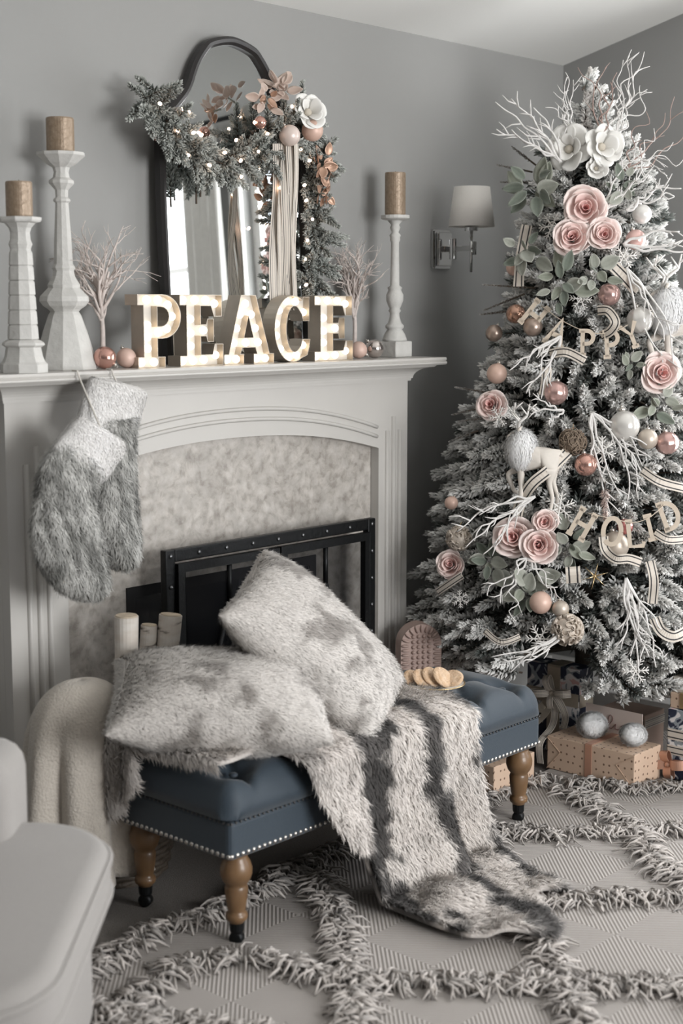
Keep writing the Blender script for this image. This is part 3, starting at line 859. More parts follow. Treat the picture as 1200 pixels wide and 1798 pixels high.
def furry(name, mb, parent, n, length, width, lay, colf, flip=1.0, subname='fur', label=None, fluffy=False, only=None, gain=1.0):
    """a body mesh in the fur's colours with its pile as a child part"""
    V = mb.arr(); T = tri_of(V, mb.F)
    mb.col = np.array([colf(p) for p in V])
    body = build(name, mb, M_fur, parent, smooth=True)
    org = W[body.name]
    VV, FF, CC, NN = fur_mesh(name, V, T if only is None else T[only], n, length, width, lay, colf, flip, fluffy, gain)
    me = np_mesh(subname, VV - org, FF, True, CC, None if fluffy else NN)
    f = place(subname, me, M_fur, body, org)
    f['kind'] = 'stuff'
    if label: body['label'] = label
    return body

def sprig_np(length, n, nl, nw, seed, green, white, a0=68, a1=25, flock=.9, stem_r=.0025, tipball=0.0):
    """a bottle-brush sprig along +z: spindle needles with frosted ends; returns V, F, colour"""
    r = np.random.default_rng(seed)
    s = np.sort(r.random(n)) ** .85
    az = np.arange(n) * 2.39996 + r.normal(size=n) * .3
    ang = np.radians(a0 + (a1 - a0) * s + r.normal(size=n) * 7)
    d = np.stack([np.sin(ang) * np.cos(az), np.sin(ang) * np.sin(az), np.cos(ang)], 1)
    bend = .12 * length
    base = np.stack([bend * (s ** 2) * .3, np.zeros(n), s * length], 1)
    L_ = (nl * (.75 + .45 * r.random(n)) * (1 - .35 * s ** 3))[:, None]
    u = np.cross(d, [0.31, .22, .92]); u /= np.linalg.norm(u, axis=1)[:, None]
    v = np.cross(d, u)
    mid = base + d * L_ * .55; tip = base + d * L_
    tip[:, 2] += 0
    ring = [mid + (u * math.cos(q) + v * math.sin(q)) * nw for q in (0, 2.094, 4.189)]
    V = np.stack([base] + ring + [tip], 1).reshape(-1, 3)
    k = np.arange(n)[:, None] * 5
    F = np.concatenate([k + f for f in ([0, 2, 1], [0, 3, 2], [0, 1, 3], [4, 1, 2], [4, 2, 3], [4, 3, 1])], 1).reshape(-1, 3)
    g = np.array(green); wt = np.array(white)
    fl = np.clip(flock * (.45 + .75 * r.random(n)) * (.6 + .6 * s), 0, 1)[:, None]
    cb = g * np.ones((n, 3)); cm = g + (wt - g) * fl * .75; ct = g + (wt - g) * np.clip(fl * 1.25, 0, 1)
    Cc = np.stack([cb, cm, cm, cm, ct], 1).reshape(-1, 3)
    # stem
    st = MB().tube([(0, 0, -.02), (bend * .1, 0, length * .5), (bend * .3, 0, length)], [stem_r, stem_r * .8, stem_r * .4], 4)
    sv = st.arr(); sf = tri_of(sv, st.F) + len(V)
    V = np.vstack([V, sv]); F = np.vstack([F, sf]); Cc = np.vstack([Cc, np.tile(np.array([.09, .07, .055]), (len(sv), 1))])
    return V, F, Cc
M_needle = mat('flocked_needles', (1, 1, 1), .8, attr=True, spec=.15)

# petals: shared unit meshes, scaled per flower
def petal_mesh(name, spread, r0, r1, z0, z1, lip, col0, col1, ruffle=.04, curve=1.0):
    def f(u, v):
        a = (u - .5) * 2 * spread * (math.sin(math.pi * (.14 + .56 * v)) ** .5)
        e = abs(u - .5) * 2
        vv = v * (1 - .24 * e ** 2.2 * v)
        r = r0 + (r1 - r0) * vv ** curve + lip * vv ** 5
        z = z0 + (z1 - z0) * vv ** .8 - lip * .7 * vv ** 5 + ruffle * math.sin(u * 9 + 1) * v * v
        return (r * math.cos(a), r * math.sin(a), z)
    m = MB().grid(f, 8, 7)
    n = len(m.V)
    A = m.arr()
    T = tri_of(A, m.F); Nv = vnormals(A, T)
    back = A - Nv * .008
    m.V = [tuple(p) for p in A] + [tuple(p) for p in back]
    f0 = list(m.F)
    m.F = f0 + [tuple(n + k for k in reversed(q)) for q in f0]
    edge = [i for i in range(9)] + [8 + 9 * j for j in range(1, 8)] + [63 + k for k in range(7, -1, -1)] + [9 * j for j in range(6, 0, -1)]
    for i in range(len(edge)):
        a, b_ = edge[i], edge[(i + 1) % len(edge)]
        m.F.append((b_, a, n + a, n + b_))
    m.UV = [None] * len(m.F)
    cc = []
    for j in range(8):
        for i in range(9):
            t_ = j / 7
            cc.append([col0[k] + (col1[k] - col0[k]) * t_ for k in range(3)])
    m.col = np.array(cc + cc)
    me = mesh_of(name, m, smooth=True)
    me.materials.append(mat('silk_petal', (1, 1, 1), .7, attr=True, sheen=.2, spec=.2))
    return me
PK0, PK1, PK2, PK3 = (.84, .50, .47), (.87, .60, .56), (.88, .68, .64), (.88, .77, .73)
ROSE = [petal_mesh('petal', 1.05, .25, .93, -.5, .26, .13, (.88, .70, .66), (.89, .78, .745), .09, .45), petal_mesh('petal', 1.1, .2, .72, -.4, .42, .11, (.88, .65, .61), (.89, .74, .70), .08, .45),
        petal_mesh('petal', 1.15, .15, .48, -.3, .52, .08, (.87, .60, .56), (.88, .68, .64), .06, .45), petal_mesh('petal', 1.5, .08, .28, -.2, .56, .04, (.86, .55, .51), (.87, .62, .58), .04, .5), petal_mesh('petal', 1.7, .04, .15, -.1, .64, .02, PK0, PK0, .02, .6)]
WH0, WH1 = (.70, .68, .64), (.84, .83, .80)
MAGN = [petal_mesh('petal', .85, .1, 1.0, -.25, .30, .10, WH0, WH1, .05, .8), petal_mesh('petal', .9, .08, .62, -.2, .52, .05, WH0, WH1, .04, .8)]
FR_ = random.Random(17)
def flower(name, p, r, face, label, kind='rose', group=None, spin=0.0):
    t = thing(name, label, 'flower', p, group)
    rings = [(ROSE[0], 5), (ROSE[1], 5), (ROSE[2], 4), (ROSE[3], 3), (ROSE[4], 2)] if kind == 'rose' else [(MAGN[0], 6), (MAGN[1], 4)]
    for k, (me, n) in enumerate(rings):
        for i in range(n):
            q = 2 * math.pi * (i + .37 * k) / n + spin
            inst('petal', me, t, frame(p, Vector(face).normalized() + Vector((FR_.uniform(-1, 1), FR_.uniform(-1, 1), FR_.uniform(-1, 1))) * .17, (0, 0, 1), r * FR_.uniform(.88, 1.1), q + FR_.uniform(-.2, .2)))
    m = MB().sphere(p, r * .13 if kind == 'rose' else r * .2, 10, 8)
    build('flower_centre', m, mat('rose_heart', (.80, .44, .42), .8) if kind == 'rose' else mat('magnolia_heart', (.55, .5, .42), .9, bump=.5), t, smooth=True)
    return t
# leaves
def leaf_mesh(name, wd, cup, col0, col1, mt, point=1.0, notch=0.0):
    def f(u, v):
        w_ = wd * (math.sin(math.pi * min(1, v ** .8 * .97 + .02)) ** .8)
        x = (u - .5) * 2 * w_
        return (x, cup * abs((u - .5) * 2) ** 1.5 * w_ - .25 * cup * math.sin(v * math.pi) + .0, v)
    m = MB().grid(f, 6, 8)
    n = len(m.V); A = m.arr(); back = A - np.array([0, .02, 0])
    m.V = [tuple(p) for p in A] + [tuple(p) for p in back]
    f0 = list(m.F); m.F = f0 + [tuple(n + k for k in reversed(q)) for q in f0]
    edge = [i for i in range(7)] + [6 + 7 * j for j in range(1, 9)] + [56 + k for k in range(5, -1, -1)] + [7 * j for j in range(7, 0, -1)]
    for i in range(len(edge)):
        a, b_ = edge[i], edge[(i + 1) % len(edge)]
        m.F.append((b_, a, n + a, n + b_))
    m.UV = [None] * len(m.F)
    cc = []
    for j in range(9):
        for i in range(7):
            e = abs(i / 6 - .5) * 2
            t_ = max(e ** 2, .25 * (i == 3))
            cc.append([col0[k] + (col1[k] - col0[k]) * t_ for k in range(3)])
    m.col = np.array(cc + cc)
    me = mesh_of(name, m, smooth=True); me.materials.append(mt)
    return me
M_leaf = mat('dusty_leaf', (1, 1, 1), .75, attr=True, noise_amt=.12, noise_scale=9, sheen=.3, spec=.2)
LEAF = [leaf_mesh('leaf', .30, .25, (.215, .235, .185), (.43, .445, .385), M_leaf), leaf_mesh('leaf', .36, .2, (.29, .305, .26), (.50, .505, .455), M_leaf), leaf_mesh('leaf', .27, .3, (.125, .15, .12), (.29, .315, .27), M_leaf)]
M_copper = mat('copper_leaf_foil', (1, 1, 1), .4, metal=.45, attr=True)
CLEAF = [leaf_mesh('leaf', .36, .3, (.42, .26, .18), (.5, .33, .25), M_copper), leaf_mesh('leaf', .36, .3, (.50, .38, .32), (.6, .5, .44), mat('rose_leaf', (1, 1, 1), .5, attr=True))]
def leaf_spray(p, out, r, n, label, seed, meshes=None, name='leaf_spray', up=(0, 0, 1), size=.5, spreadz=.55, group='dusty leaf sprays on the tree', cat='leaves', stem_mat=None):
    rnd = random.Random(seed)
    t = thing(name, label, cat, p, group)
    o = Vector(out).normalized(); a = o.orthogonal().normalized(); b = o.cross(a)
    P = Vector(p)
    for k in range(n):
        q = k * 2.4 + rnd.uniform(-.3, .3)
        rr = r * (.1 + .8 * (k / n)) * rnd.uniform(.6, 1.2)
        d = (a * math.cos(q) + b * math.sin(q) + o * rnd.uniform(.0, spreadz) * (1.5 - k / n)).normalized()
        base = P + d * rr * .5 + Vector((rnd.uniform(-1, 1), rnd.uniform(-1, 1), rnd.uniform(-1, 1))) * r * .16
        d = (d + Vector((rnd.uniform(-1, 1), rnd.uniform(-1, 1), rnd.uniform(-1, 1))) * .5).normalized()
        ln = r * size * rnd.uniform(.65, 1.15)
        nrm = o + d * -.2 + Vector((rnd.uniform(-1, 1), rnd.uniform(-1, 1), rnd.uniform(-1, 1))) * .45
        me = (meshes or LEAF)[rnd.randrange(len(meshes or LEAF))]
        # local z along the leaf, local y along the upper face
        inst('leaf', me, t, frame(base, d, nrm, ln, rnd.uniform(-.3, .3)))
    m = MB().tube([P - o * .03, P, P + o * r * .15], [.003, .0025, .001], 6)
    build('stem', m, stem_mat or mat('grey_stem', (.3, .31, .27), .8), t)
    return t

# ================================================================ garland over the mirror
def gp(x, y, Y=-.095): return at(x, y, Y=Y)
GA = [(252, 172), (275, 195), (300, 232), (330, 262), (365, 276), (405, 280), (445, 268), (480, 245), (515, 215)]
GB = [(515, 215), (540, 262), (546, 320), (545, 380), (548, 430), (540, 480), (535, 520)]
GA3 = catmull([gp(*q) for q in GA], 10); GB3 = catmull([gp(*q, Y=-.085) for q in GB], 10)
gar = thing('garland', 'frosted evergreen garland with fairy lights draped over the mirror', 'garland', gp(515, 215))
build('garland_wire', MB().tube(GA3, .006, 6), mat('dark_stem', (.05, .045, .035), .9), gar, smooth=True)
build('garland_wire', MB().tube(GB3, .006, 6), mat('dark_stem', (.05, .045, .035), .9), gar, smooth=True)
GS = []
for sd in range(4):
    V, F, Cc = sprig_np(.085, 100, .019, .0028, 100 + sd, (.055, .07, .062), (.62, .635, .60), a0=75, a1=30, flock=.75)
    me = np_mesh('sprig', V, F, False, Cc); me.materials.append(M_needle); GS.append(me)
rnd = random.Random(5)
def garland_sprigs(path, n, down, keep):
    for k in range(n):
        i = int(k / n * (len(path) - 1)); p = Vector(path[i]); t_ = (Vector(path[i + 1]) - p).normalized()
        q = rnd.uniform(0, 2 * math.pi)
        side = Vector((math.cos(q) * .9, -.35 - .3 * rnd.random(), math.sin(q) * .8 + down))
        d = (t_ * rnd.uniform(-.4, .9) + side).normalized()
        sc_s = rnd.uniform(.75, 1.2)
        p2 = p + d * .01
        tip = p2 + d * .085 * sc_s
        if tip.y > -.045: d.y -= .6; d.normalize()
        inst('sprig', GS[rnd.randrange(4)], gar, frame(p2, d, (0, 0, 1), sc_s, rnd.uniform(0, 6)))
garland_sprigs(GA3, 118, -.35, 1)
garland_sprigs(GB3, 74, -.45, 1)
for px, py in ((252, 165), (262, 152), (268, 190), (560, 468), (352, 300), (345, 312), (545, 250), (500, 190), (470, 200), (530, 172), (565, 380)):
    p = gp(px, py); c0 = gp(min(max(px, 290), 530), py + 25)
    d = Vector(p - c0).normalized()
    inst('sprig', GS[rnd.randrange(4)], gar, frame(Vector(p) - d * .05, d, (0, 0, 1), 1.1, rnd.uniform(0, 6)))
fairy = mesh_of('fairy_light', MB().sphere((0, 0, 0), .0046, 10, 8, (1, 1, 1.4)), smooth=True); fairy.materials.append(mat('warm_fairy_light', (1.0, .66, .48), .3, emis=7.5))
lights_px = [(281, 182), (320, 192), (331, 196), (313, 230), (340, 233), (354, 237), (330, 272), (415, 246), (454, 266), (423, 282), (447, 215), (493, 210), (513, 187), (520, 250), (528, 262), (544, 282), (492, 330), (535, 325), (538, 352), (549, 385), (540, 422), (538, 500), (508, 392), (517, 392), (424, 310), (368, 290), (395, 268), (470, 235), (536, 455)]
for k, (px, py) in enumerate(lights_px):
    inst('fairy_light', fairy, gar, frame(gp(px, py, -.15 if px < 480 else -.14), (rnd.uniform(-1, 1), -1, rnd.uniform(-1, 1))))
# copper and blush leaves, blossoms on the garland
leaf_spray(gp(487, 155, -.13), (-.1, -.8, .6), .085, 18, 'blush pink leaf sprig above the garland corner', 4, [CLEAF[1]], 'leaf_sprig', size=.5, spreadz=.8, group='metallic leaf sprigs on the garland')
leaf_spray(gp(466, 178, -.14), (-.3, -1, -.1), .07, 11, 'copper leaf sprig on the garland beside the mirror frame', 5, CLEAF, 'leaf_sprig', size=.55, group='metallic leaf sprigs on the garland')
leaf_spray(gp(566, 295, -.15), (.1, -1, .2), .075, 14, 'copper leaf sprig on the right drop, upper of two', 6, [CLEAF[0]], 'leaf_sprig', size=.55, group='metallic leaf sprigs on the garland')
leaf_spray(gp(568, 340, -.15), (.1, -1, -.2), .07, 13, 'copper leaf sprig on the right drop, lower of two', 8, [CLEAF[0]], 'leaf_sprig', size=.55, group='metallic leaf sprigs on the garland')
M_peach = mat('peach_satin', (.66, .46, .38), .42, metal=.1)
p = gp(509, 238, -.16); bauble_at(p, .031, mat('pale_pearl', (.68, .57, .52), .35, metal=.15), 'pale pearl bauble on the garland above the ribbons', axis=(-.3, .4, .9), group='baubles on the garland')
p = gp(549, 229, -.155); bauble_at(p, .032, M_peach, 'peach bauble on the garland below the white blossom', axis=(-.5, .4, .6), group='baubles on the garland')
p = gp(457, 215, -.15); bauble_at(p, .018, M_rosegl, 'small copper bauble at the top of the swag', axis=(.3, .3, .9), group='baubles on the garland')
p = gp(278, 238, -.05); bauble_at(p, .017, M_rosegl, 'small copper bauble at the left end of the garland', axis=(.3, 0, .9), group='baubles on the garland')
flower('blossom', gp(541, 197, -.15), .056, (-.35, -1, .35), 'white silk blossom on the garland corner', 'magnolia')
# striped streamers hanging from the garland
for k, (xt, xb, yb, wpx) in enumerate(((487, 481, 545, 13), (497, 489, 545, 9), (504, 502, 545, 13), (512, 511, 545, 12), (519, 517, 545, 9))):
    pts = []
    for j in range(15):
        v = j / 14
        y_ = 252 + (yb - 252) * v
        x_ = xt + (xb - xt) * v + 2.2 * math.sin(v * 7 + k * 1.7)
        pts.append(at(x_, y_, Y=-.135 - .008 * k + .006 * math.sin(v * 6 + k)))
    m = MB().ribbon(pts, wpx / 590 / .74, (1, -.35 + .5 * math.sin(k * 2), 0))
    tag(build('ribbon_streamer', m, M_stripe2, uv=True), 'striped cream ribbon streamer on the mirror, %s from the left' % ('first', 'second', 'third', 'fourth', 'fifth')[k], 'ribbon', 'striped streamers on the garland')

# ================================================================ stockings
def px_loft(rows, Y, tn):
    """rows: photo x, y, half width (px); flattened tube in the plane y=Y with thickness tn"""
    m = MB(); V = []; F = []; n = 20
    R_ = [np.array(r[:2], float) for r in rows]
    for i, r in enumerate(rows):
        t_ = R_[min(i + 1, len(rows) - 1)] - R_[max(i - 1, 0)]; t_ /= np.linalg.norm(t_)
        sx, sy = -t_[1], t_[0]
        th = r[3] if len(r) > 3 else 1.0
        c = at(r[0], r[1], Y=Y); s_ = at(r[0] + sx * r[2], r[1] + sy * r[2], Y=Y) - c
        for k in range(n):
            q = 2 * math.pi * k / n
            V.append(c + s_ * math.cos(q) + np.array([0, -tn * th, 0]) * math.sin(q))
    for i in range(len(rows) - 1):
        for k in range(n):
            F.append((i * n + k, i * n + (k + 1) % n, (i + 1) * n + (k + 1) % n, (i + 1) * n + k))
    F.append(tuple(range(n - 1, -1, -1))); F.append(tuple((len(rows) - 1) * n + k for k in range(n)))
    return m.add(V, F)
def interp_rows(rows, k=3):
    return [tuple(q) for q in catmull([r if len(r) > 3 else (*r, 1.0) for r in rows], k)]
def grey_fur(seed):
    def f(p):
        q = (p[0] + .3 * p[2], p[1], p[2] * .4)
        a = .55 * fnoise(q, 22, seed) + .6 * fnoise(q, 55, seed + 3) + .35 * fnoise(q, 130, seed)
        t_ = smoothstep(-.55, .5, a)
        lo, hi = np.array([.17, .169, .158]), np.array([.56, .555, .53])
        return lo + (hi - lo) * t_
    return f
def cream_fur(seed, lo=(.60, .588, .57), hi=(.71, .695, .68)):
    lo, hi = np.array(lo), np.array(hi)
    def f(p): return lo + (hi - lo) * smoothstep(-.5, .5, fnoise(p, 14, seed))
    return f
def flip_for(mb):
    V = mb.arr(); T = tri_of(V, mb.F)
    vol = np.einsum('ij,ij->i', V[T[:, 0]] - V.mean(0), np.cross(V[T[:, 1]] - V.mean(0), V[T[:, 2]] - V.mean(0))).sum()
    return 1.0 if vol > 0 else -1.0
for nm, cuff, body, Y, seed, lb in (
        ('s1', [(209, 674, 45, .6), (207, 681, 52, 1), (197, 715, 53), (187, 752, 52), (185, 759, 43, .5)],
         [(200, 735, 36), (202, 790, 33), (204, 860, 33), (206, 920, 36), (213, 962, 31), (220, 985, 20), (224, 994, 8, .5)], -.283, 1.0, 'grey faux fur stocking with white cuff hanging behind the other one'),
        ('s2', [(181, 758, 42, .6), (177, 764, 51, 1), (157, 790, 54), (137, 815, 54), (131, 823, 44, .5)],
         [(145, 805, 46), (122, 835, 52), (116, 870, 50), (113, 915, 57), (122, 960, 60), (140, 998, 52), (163, 1022, 34), (182, 1034, 16, .6)], -.352, 5.0, 'grey faux fur stocking with white cuff hanging in front')):
    c = at(*cuff[0][:2], Y=Y)
    t = thing('christmas_stocking', lb, 'stocking', (c[0], Y, c[2]), 'faux fur stockings')
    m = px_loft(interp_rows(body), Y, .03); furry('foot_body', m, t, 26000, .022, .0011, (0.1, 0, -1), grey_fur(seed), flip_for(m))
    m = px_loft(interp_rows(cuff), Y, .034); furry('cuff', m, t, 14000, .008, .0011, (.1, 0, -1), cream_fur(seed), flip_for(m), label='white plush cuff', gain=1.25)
    p0 = at(cuff[0][0], cuff[0][1] + 4, Y=Y)
    build('hanging_loop', MB().tube([p0, (p0[0], -.262, SH_Z - .012), (p0[0], -.255, SH_Z + .003), (p0[0], -.235, SH_Z + .004)], .0025, 6), mat('cream_cord', (.6, .57, .53), .9), t)
# ================================================================ tufted bench
BX0_, BX1_, BY0, BY1 = 2.195, 3.42, -.905, -.495
BZ0, BZ1, BZT = .222, .318, .405
M_navy = mat('slate_blue_upholstery', (.027, .044, .063), .6, noise_amt=.15, noise_scale=300, bump=.15, bump_scale=500, sheen=.25)
M_oak = mat('turned_oak', (.22, .125, .06), .4, noise_amt=.35, noise_scale=14, coat=.2)
M_nail = mat('pewter_nail', (.62, .60, .57), .25, metal=.95)
bench = thing('tufted_bench', 'slate blue tufted bench with nailhead trim and turned oak legs', 'bench', ((BX0_ + BX1_) / 2, (BY0 + BY1) / 2, 0))
o = build('apron', MB().b2((BX0_ + .004, BY0 + .004, BZ0), (BX1_ - .004, BY1 - .004, BZ1)), M_navy, bench, bevel=.014, seg=3)
bc = np.array([(BX0_ + BX1_) / 2, (BY0 + BY1) / 2]); hx, hy = (BX1_ - BX0_) / 2, (BY1 - BY0) / 2
btn = []
for r_ in range(3):
    n = 7 if r_ % 2 == 0 else 6
    for k in range(n):
        btn.append((bc[0] - hx + 2 * hx * ((k + .5) / 7 if n == 7 else (k + 1) / 7), bc[1] + (r_ - 1) * .125))
btn = np.array(btn)
segs = [(a, b) for i, a in enumerate(btn) for b in btn[i + 1:] if .1 < np.linalg.norm(a - b) < .165 and abs(a[1] - b[1]) > .05]
for a in btn:
    if abs(a[1] - bc[1] - .125) < .01: segs.append((a, np.array([a[0], BY1 - .005])))
    if abs(a[1] - bc[1] + .125) < .01: segs.append((a, np.array([a[0], BY0 + .005])))
SA = np.array([a for a, b in segs]); SAB = np.array([b - a for a, b in segs]); SL = (SAB ** 2).sum(1)
def tuft(x, y):
    p = np.array([x, y])
    d = np.exp(-(np.linalg.norm(btn - p, axis=1) / .042) ** 2).sum() * .046
    pa = p - SA
    t_ = np.clip((pa * SAB).sum(1) / SL, 0, 1)
    best = np.linalg.norm(pa - SAB * t_[:, None], axis=1).min()
    return min(.052, d + .016 * math.exp(-(best / .012) ** 2))
def bench_top(u, v):
    # an outer skirt ring first, then the rounded and tufted top
    su = -1 + 2 * u; sv = -1 + 2 * v
    x = bc[0] + (hx + .006) * math.copysign(1 - (1 - abs(su)) ** 1.25, su); y = bc[1] + (hy + .006) * math.copysign(1 - (1 - abs(sv)) ** 1.25, sv)
    r = .055
    ex = max(0, r - (hx + .006 - abs(x - bc[0]))) / r; ey = max(0, r - (hy + .006 - abs(y - bc[1]))) / r
    e = min(1, (ex ** 2.4 + ey ** 2.4) ** (1 / 2.4))
    z = BZT + .028 * (1 - ((x - bc[0]) / hx) ** 4) * (1 - ((y - bc[1]) / hy) ** 4)
    edge = 1 - math.sqrt(max(0, 1 - e * e))
    z -= tuft(x, y) * (1 - e ** 3)
    cx, cy = 0, 0
    if ex > 0 and ey > 0:
        k_ = (ex ** 2 + ey ** 2) ** .5
        if k_ > 1: x -= math.copysign((k_ - 1) * .5 * r * ex / k_, x - bc[0]); y -= math.copysign((k_ - 1) * .5 * r * ey / k_, y - bc[1])
    return (x, y, z - edge * (z - BZ1 - .002))
m = MB().grid(bench_top, 150, 56)
V = m.V; nU, nV = 151, 57
rim = [i for i in range(nU)] + [j * nU + nU - 1 for j in range(1, nV)] + [(nV - 1) * nU + i for i in range(nU - 2, -1, -1)] + [j * nU for j in range(nV - 2, 0, -1)]
m.F.append(tuple(rim[::-1])); m.UV.append(None)
build('cushion', m, M_navy, bench, smooth=True)
bm_ = mesh_of('button', MB().sphere((0, 0, 0), .011, 12, 8, (1, 1, .5)), smooth=True); bm_.materials.append(M_navy)
for x, y in btn: inst('button', bm_, bench, Matrix.Translation((x, y, BZT - .012)))
nl = mesh_of('nailhead', MB().sphere((0, 0, 0), .0062, 8, 6, (1, 1, .7)), smooth=True); nl.materials.append(M_nail)
ns = mesh_of('nailhead', MB().sphere((0, 0, 0), .0036, 8, 6, (1, 1, .7)), smooth=True); ns.materials.append(mat('dark_nail', (.12, .12, .12), .35, metal=.9))
def nails(me, z, step, off, sides):
    for axis in sides:
        L0 = (BX1_ - BX0_ - .02) if axis in 'fb' else (BY1 - BY0 - .02)
        n = int(L0 / step)
        for k in range(n + 1):
            s_ = .01 + L0 * k / n
            if axis == 'f': p, nn_ = (BX0_ + s_, BY0 + .0045 - off, z), (0, -1, 0)
            elif axis == 'l': p, nn_ = (BX0_ + .0045 - off, BY0 + s_, z), (-1, 0, 0)
            elif axis == 'r': p, nn_ = (BX1_ - .0045 + off, BY0 + s_, z), (1, 0, 0)
            inst('nailhead', me, bench, frame(p, nn_))
nails(nl, BZ0 + .013, .0172, 0, 'flr')
nails(ns, BZ1 - .006, .0145, .0, 'fl')
for lx in (BX0_ + .058, BX1_ - .052):
    for ly in (BY0 + .042, BY1 - .042):
        leg = build('leg', MB().lathe([(.026, BZ0 - .002), (.027, .212), (.033, .203), (.0375, .188), (.0375, .174), (.032, .158), (.024, .148), (.026, .144), (.0275, .138), (.026, .118), (.0215, .088), (.020, .082), (.025, .078), (.0265, .071), (.025, .064), (.019, .060), (.018, .056)][::-1], (lx, ly, 0), 24), M_oak, bench, smooth=True)
        build('caster', MB().lathe([(.0135, .03), (.0165, .036), (.0175, .0565)], (lx, ly, 0), 16), M_black, leg)
        build('caster_wheel', MB().lathe([(.008, -.011), (.016, -.010), (.0165, .0), (.016, .010), (.008, .011)], (lx, ly, .0175), 16, axis=(1, .4, 0)), M_black, leg, smooth=True)

# ================================================================ pillows and throw
def streak_fur(seed, lo, hi, thr=.04, axis=None):
    lo, hi = np.array(lo), np.array(hi)
    def f(p):
        q = p
        a = fnoise(q, 5.5, seed) + .55 * fnoise(q, 17, seed + 2) + .25 * fnoise(q, 50, seed + 5)
        t_ = smoothstep(thr, thr + .5, a)
        return hi + (lo - hi) * t_ * .85 + .02 * fnoise(p, 90, seed)
    return f
def pillow(c, u, v, size, thick, label, seed, sag=0.0):
    u = Vector(u).normalized(); v = Vector(v); v = (v - u * v.dot(u)).normalized(); w_ = u.cross(v)
    c = Vector(c)
    hu, hv = size[0] / 2, size[1] / 2
    def f(a, b, s):
        x, y = a, b
        # pinched sides, pointed corners
        px = x * (1 - .05 * (1 - y * y)); py = y * (1 - .05 * (1 - x * x))
        h = thick * ((1 - abs(x) ** 2.6) * (1 - abs(y) ** 2.4)) ** .5
        h *= 1 + .10 * math.sin(3 * x + seed) * math.cos(2.4 * y + seed)
        return c + u * px * hu + v * py * hv + w_ * (h * s - sag * (x * x + y * y) * .5)
    n = 26
    m = MB(); V = []; F = []; idx = {}
    for s in (1, -1):
        for j in range(n + 1):
            for i in range(n + 1):
                key = (i, j, s if 0 < i < n and 0 < j < n else 0)
                if key not in idx:
                    idx[key] = len(V); V.append(f(math.sin((i / n - .5) * math.pi), math.sin((j / n - .5) * math.pi), s))
        for j in range(n):
            for i in range(n):
                q = []
                for a, b in ((i, j), (i + 1, j), (i + 1, j + 1), (i, j + 1)):
                    q.append(idx[(a, b, s if 0 < a < n and 0 < b < n else 0)])
                F.append(tuple(q) if s > 0 else tuple(q[::-1]))
    m.add(V, F)
    t = thing('fur_pillow', label, 'pillow', c - Vector((0, 0, .05)), 'faux fur pillows on the bench')
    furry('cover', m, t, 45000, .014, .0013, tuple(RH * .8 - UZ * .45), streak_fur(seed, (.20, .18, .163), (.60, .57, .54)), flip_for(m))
    return t
Rv, Uv, Fv = Vector(RGT), Vector(UPV), Vector(FWD)
RH = Vector((RGT[0], RGT[1], 0)); FH = Vector((math.sin(YAW), math.cos(YAW), 0)); UZ = Vector((0, 0, 1))
p1 = at(384, 1228, Y=-.68)
pillow(p1, RH * 1 - UZ * .06 + FH * .1, FH * .97 + UZ * .18 - RH * .1, (.52, .42), .105, 'pale faux fur pillow lying flat on the near end of the bench', 2.0)
p2 = at(556, 1140, Y=-.70)
pillow(p2, RH * .70 - UZ * .66 + FH * .0, FH * .93 + RH * .17 + UZ * .22, (.52, .44), .100, 'pale faux fur pillow leaning upright against the flat pillow', 7.0)
# throw: laid along the bench, falling over the front edge to the rug
def throw_pos(a, s):
    """a: along the bench (m from the left end), s: distance from the back edge, over the front"""
    x = BX0_ + a
    top = BZT + .034
    depth = BY1 - BY0 + .012
    lift = .018 * math.sin(a * 14 + 1) + .012 * math.sin(a * 31 + s * 9)
    if s < depth:
        y = BY1 - s; z = top + max(0, lift * .5) * smoothstep(0, .1, s)
        e = smoothstep(depth - .06, depth, s)
        z -= .018 * e
        return x, y, z
    d = s - depth
    H = top - .03
    fold = math.sin(a * 21 + .8) + .5 * math.sin(a * 37 + 2)
    out = .03 + .035 * smoothstep(0, .3, d) + .030 * fold * smoothstep(.02, .3, d)
    if d < H:
        return x + .05 * smoothstep(.1, .45, d) * (a - .55), BY0 - out - .05 * smoothstep(.25, .4, d), top - .018 - d
    g = d - H
    return x + .05 * (a - .55) - g * .30, BY0 - out - .05 - g * .95, .032 + .014 * math.sin(a * 23 + 1) + .012 * math.sin(g * 25 + a * 9) - .010 * smoothstep(.1, .3, g)
# widths: left of a=.20 the throw stays on top, then it falls further and further
def hem(a):
    d0 = BY1 - BY0
    if a < .16: return d0 - .05
    if a < .34: return d0 - .05 + (.29) * smoothstep(.16, .34, a)
    return d0 + .24 + .50 * smoothstep(.34, .50, a) - .06 * math.sin((a - .34) * 16)
A0, A1 = -.09, .88
def thr(u, v):
    a = A0 + (A1 - A0) * u
    S = hem(max(a, 0))
    if a < 0:   # over the left end of the bench
        S = .11
        s = .0 + v * S
        x, y, z = throw_pos(0, s)
        return (BX0_ - .02 - .012 * math.sin(v * 9), y, z - .006 + a * 2.2 * (1 - .5 * v))
    x, y, z = throw_pos(a, v * S)
    if a > .74:
        k_ = smoothstep(.74, .88, a)
        x -= .035 * k_ * smoothstep(.15, .6, v); z -= .010 * k_
    return (x, y, max(z, .03))
m = MB().grid(thr, 110, 90)
A_ = m.arr(); T_ = tri_of(A_, m.F); Nv = vnormals(A_, T_)
m2 = MB()
n = len(A_)
m2.add(np.vstack([A_ + Nv * .006, A_ - Nv * .006]), m.F + [tuple(n + k for k in reversed(f)) for f in m.F])
nu, nv = 111, 91
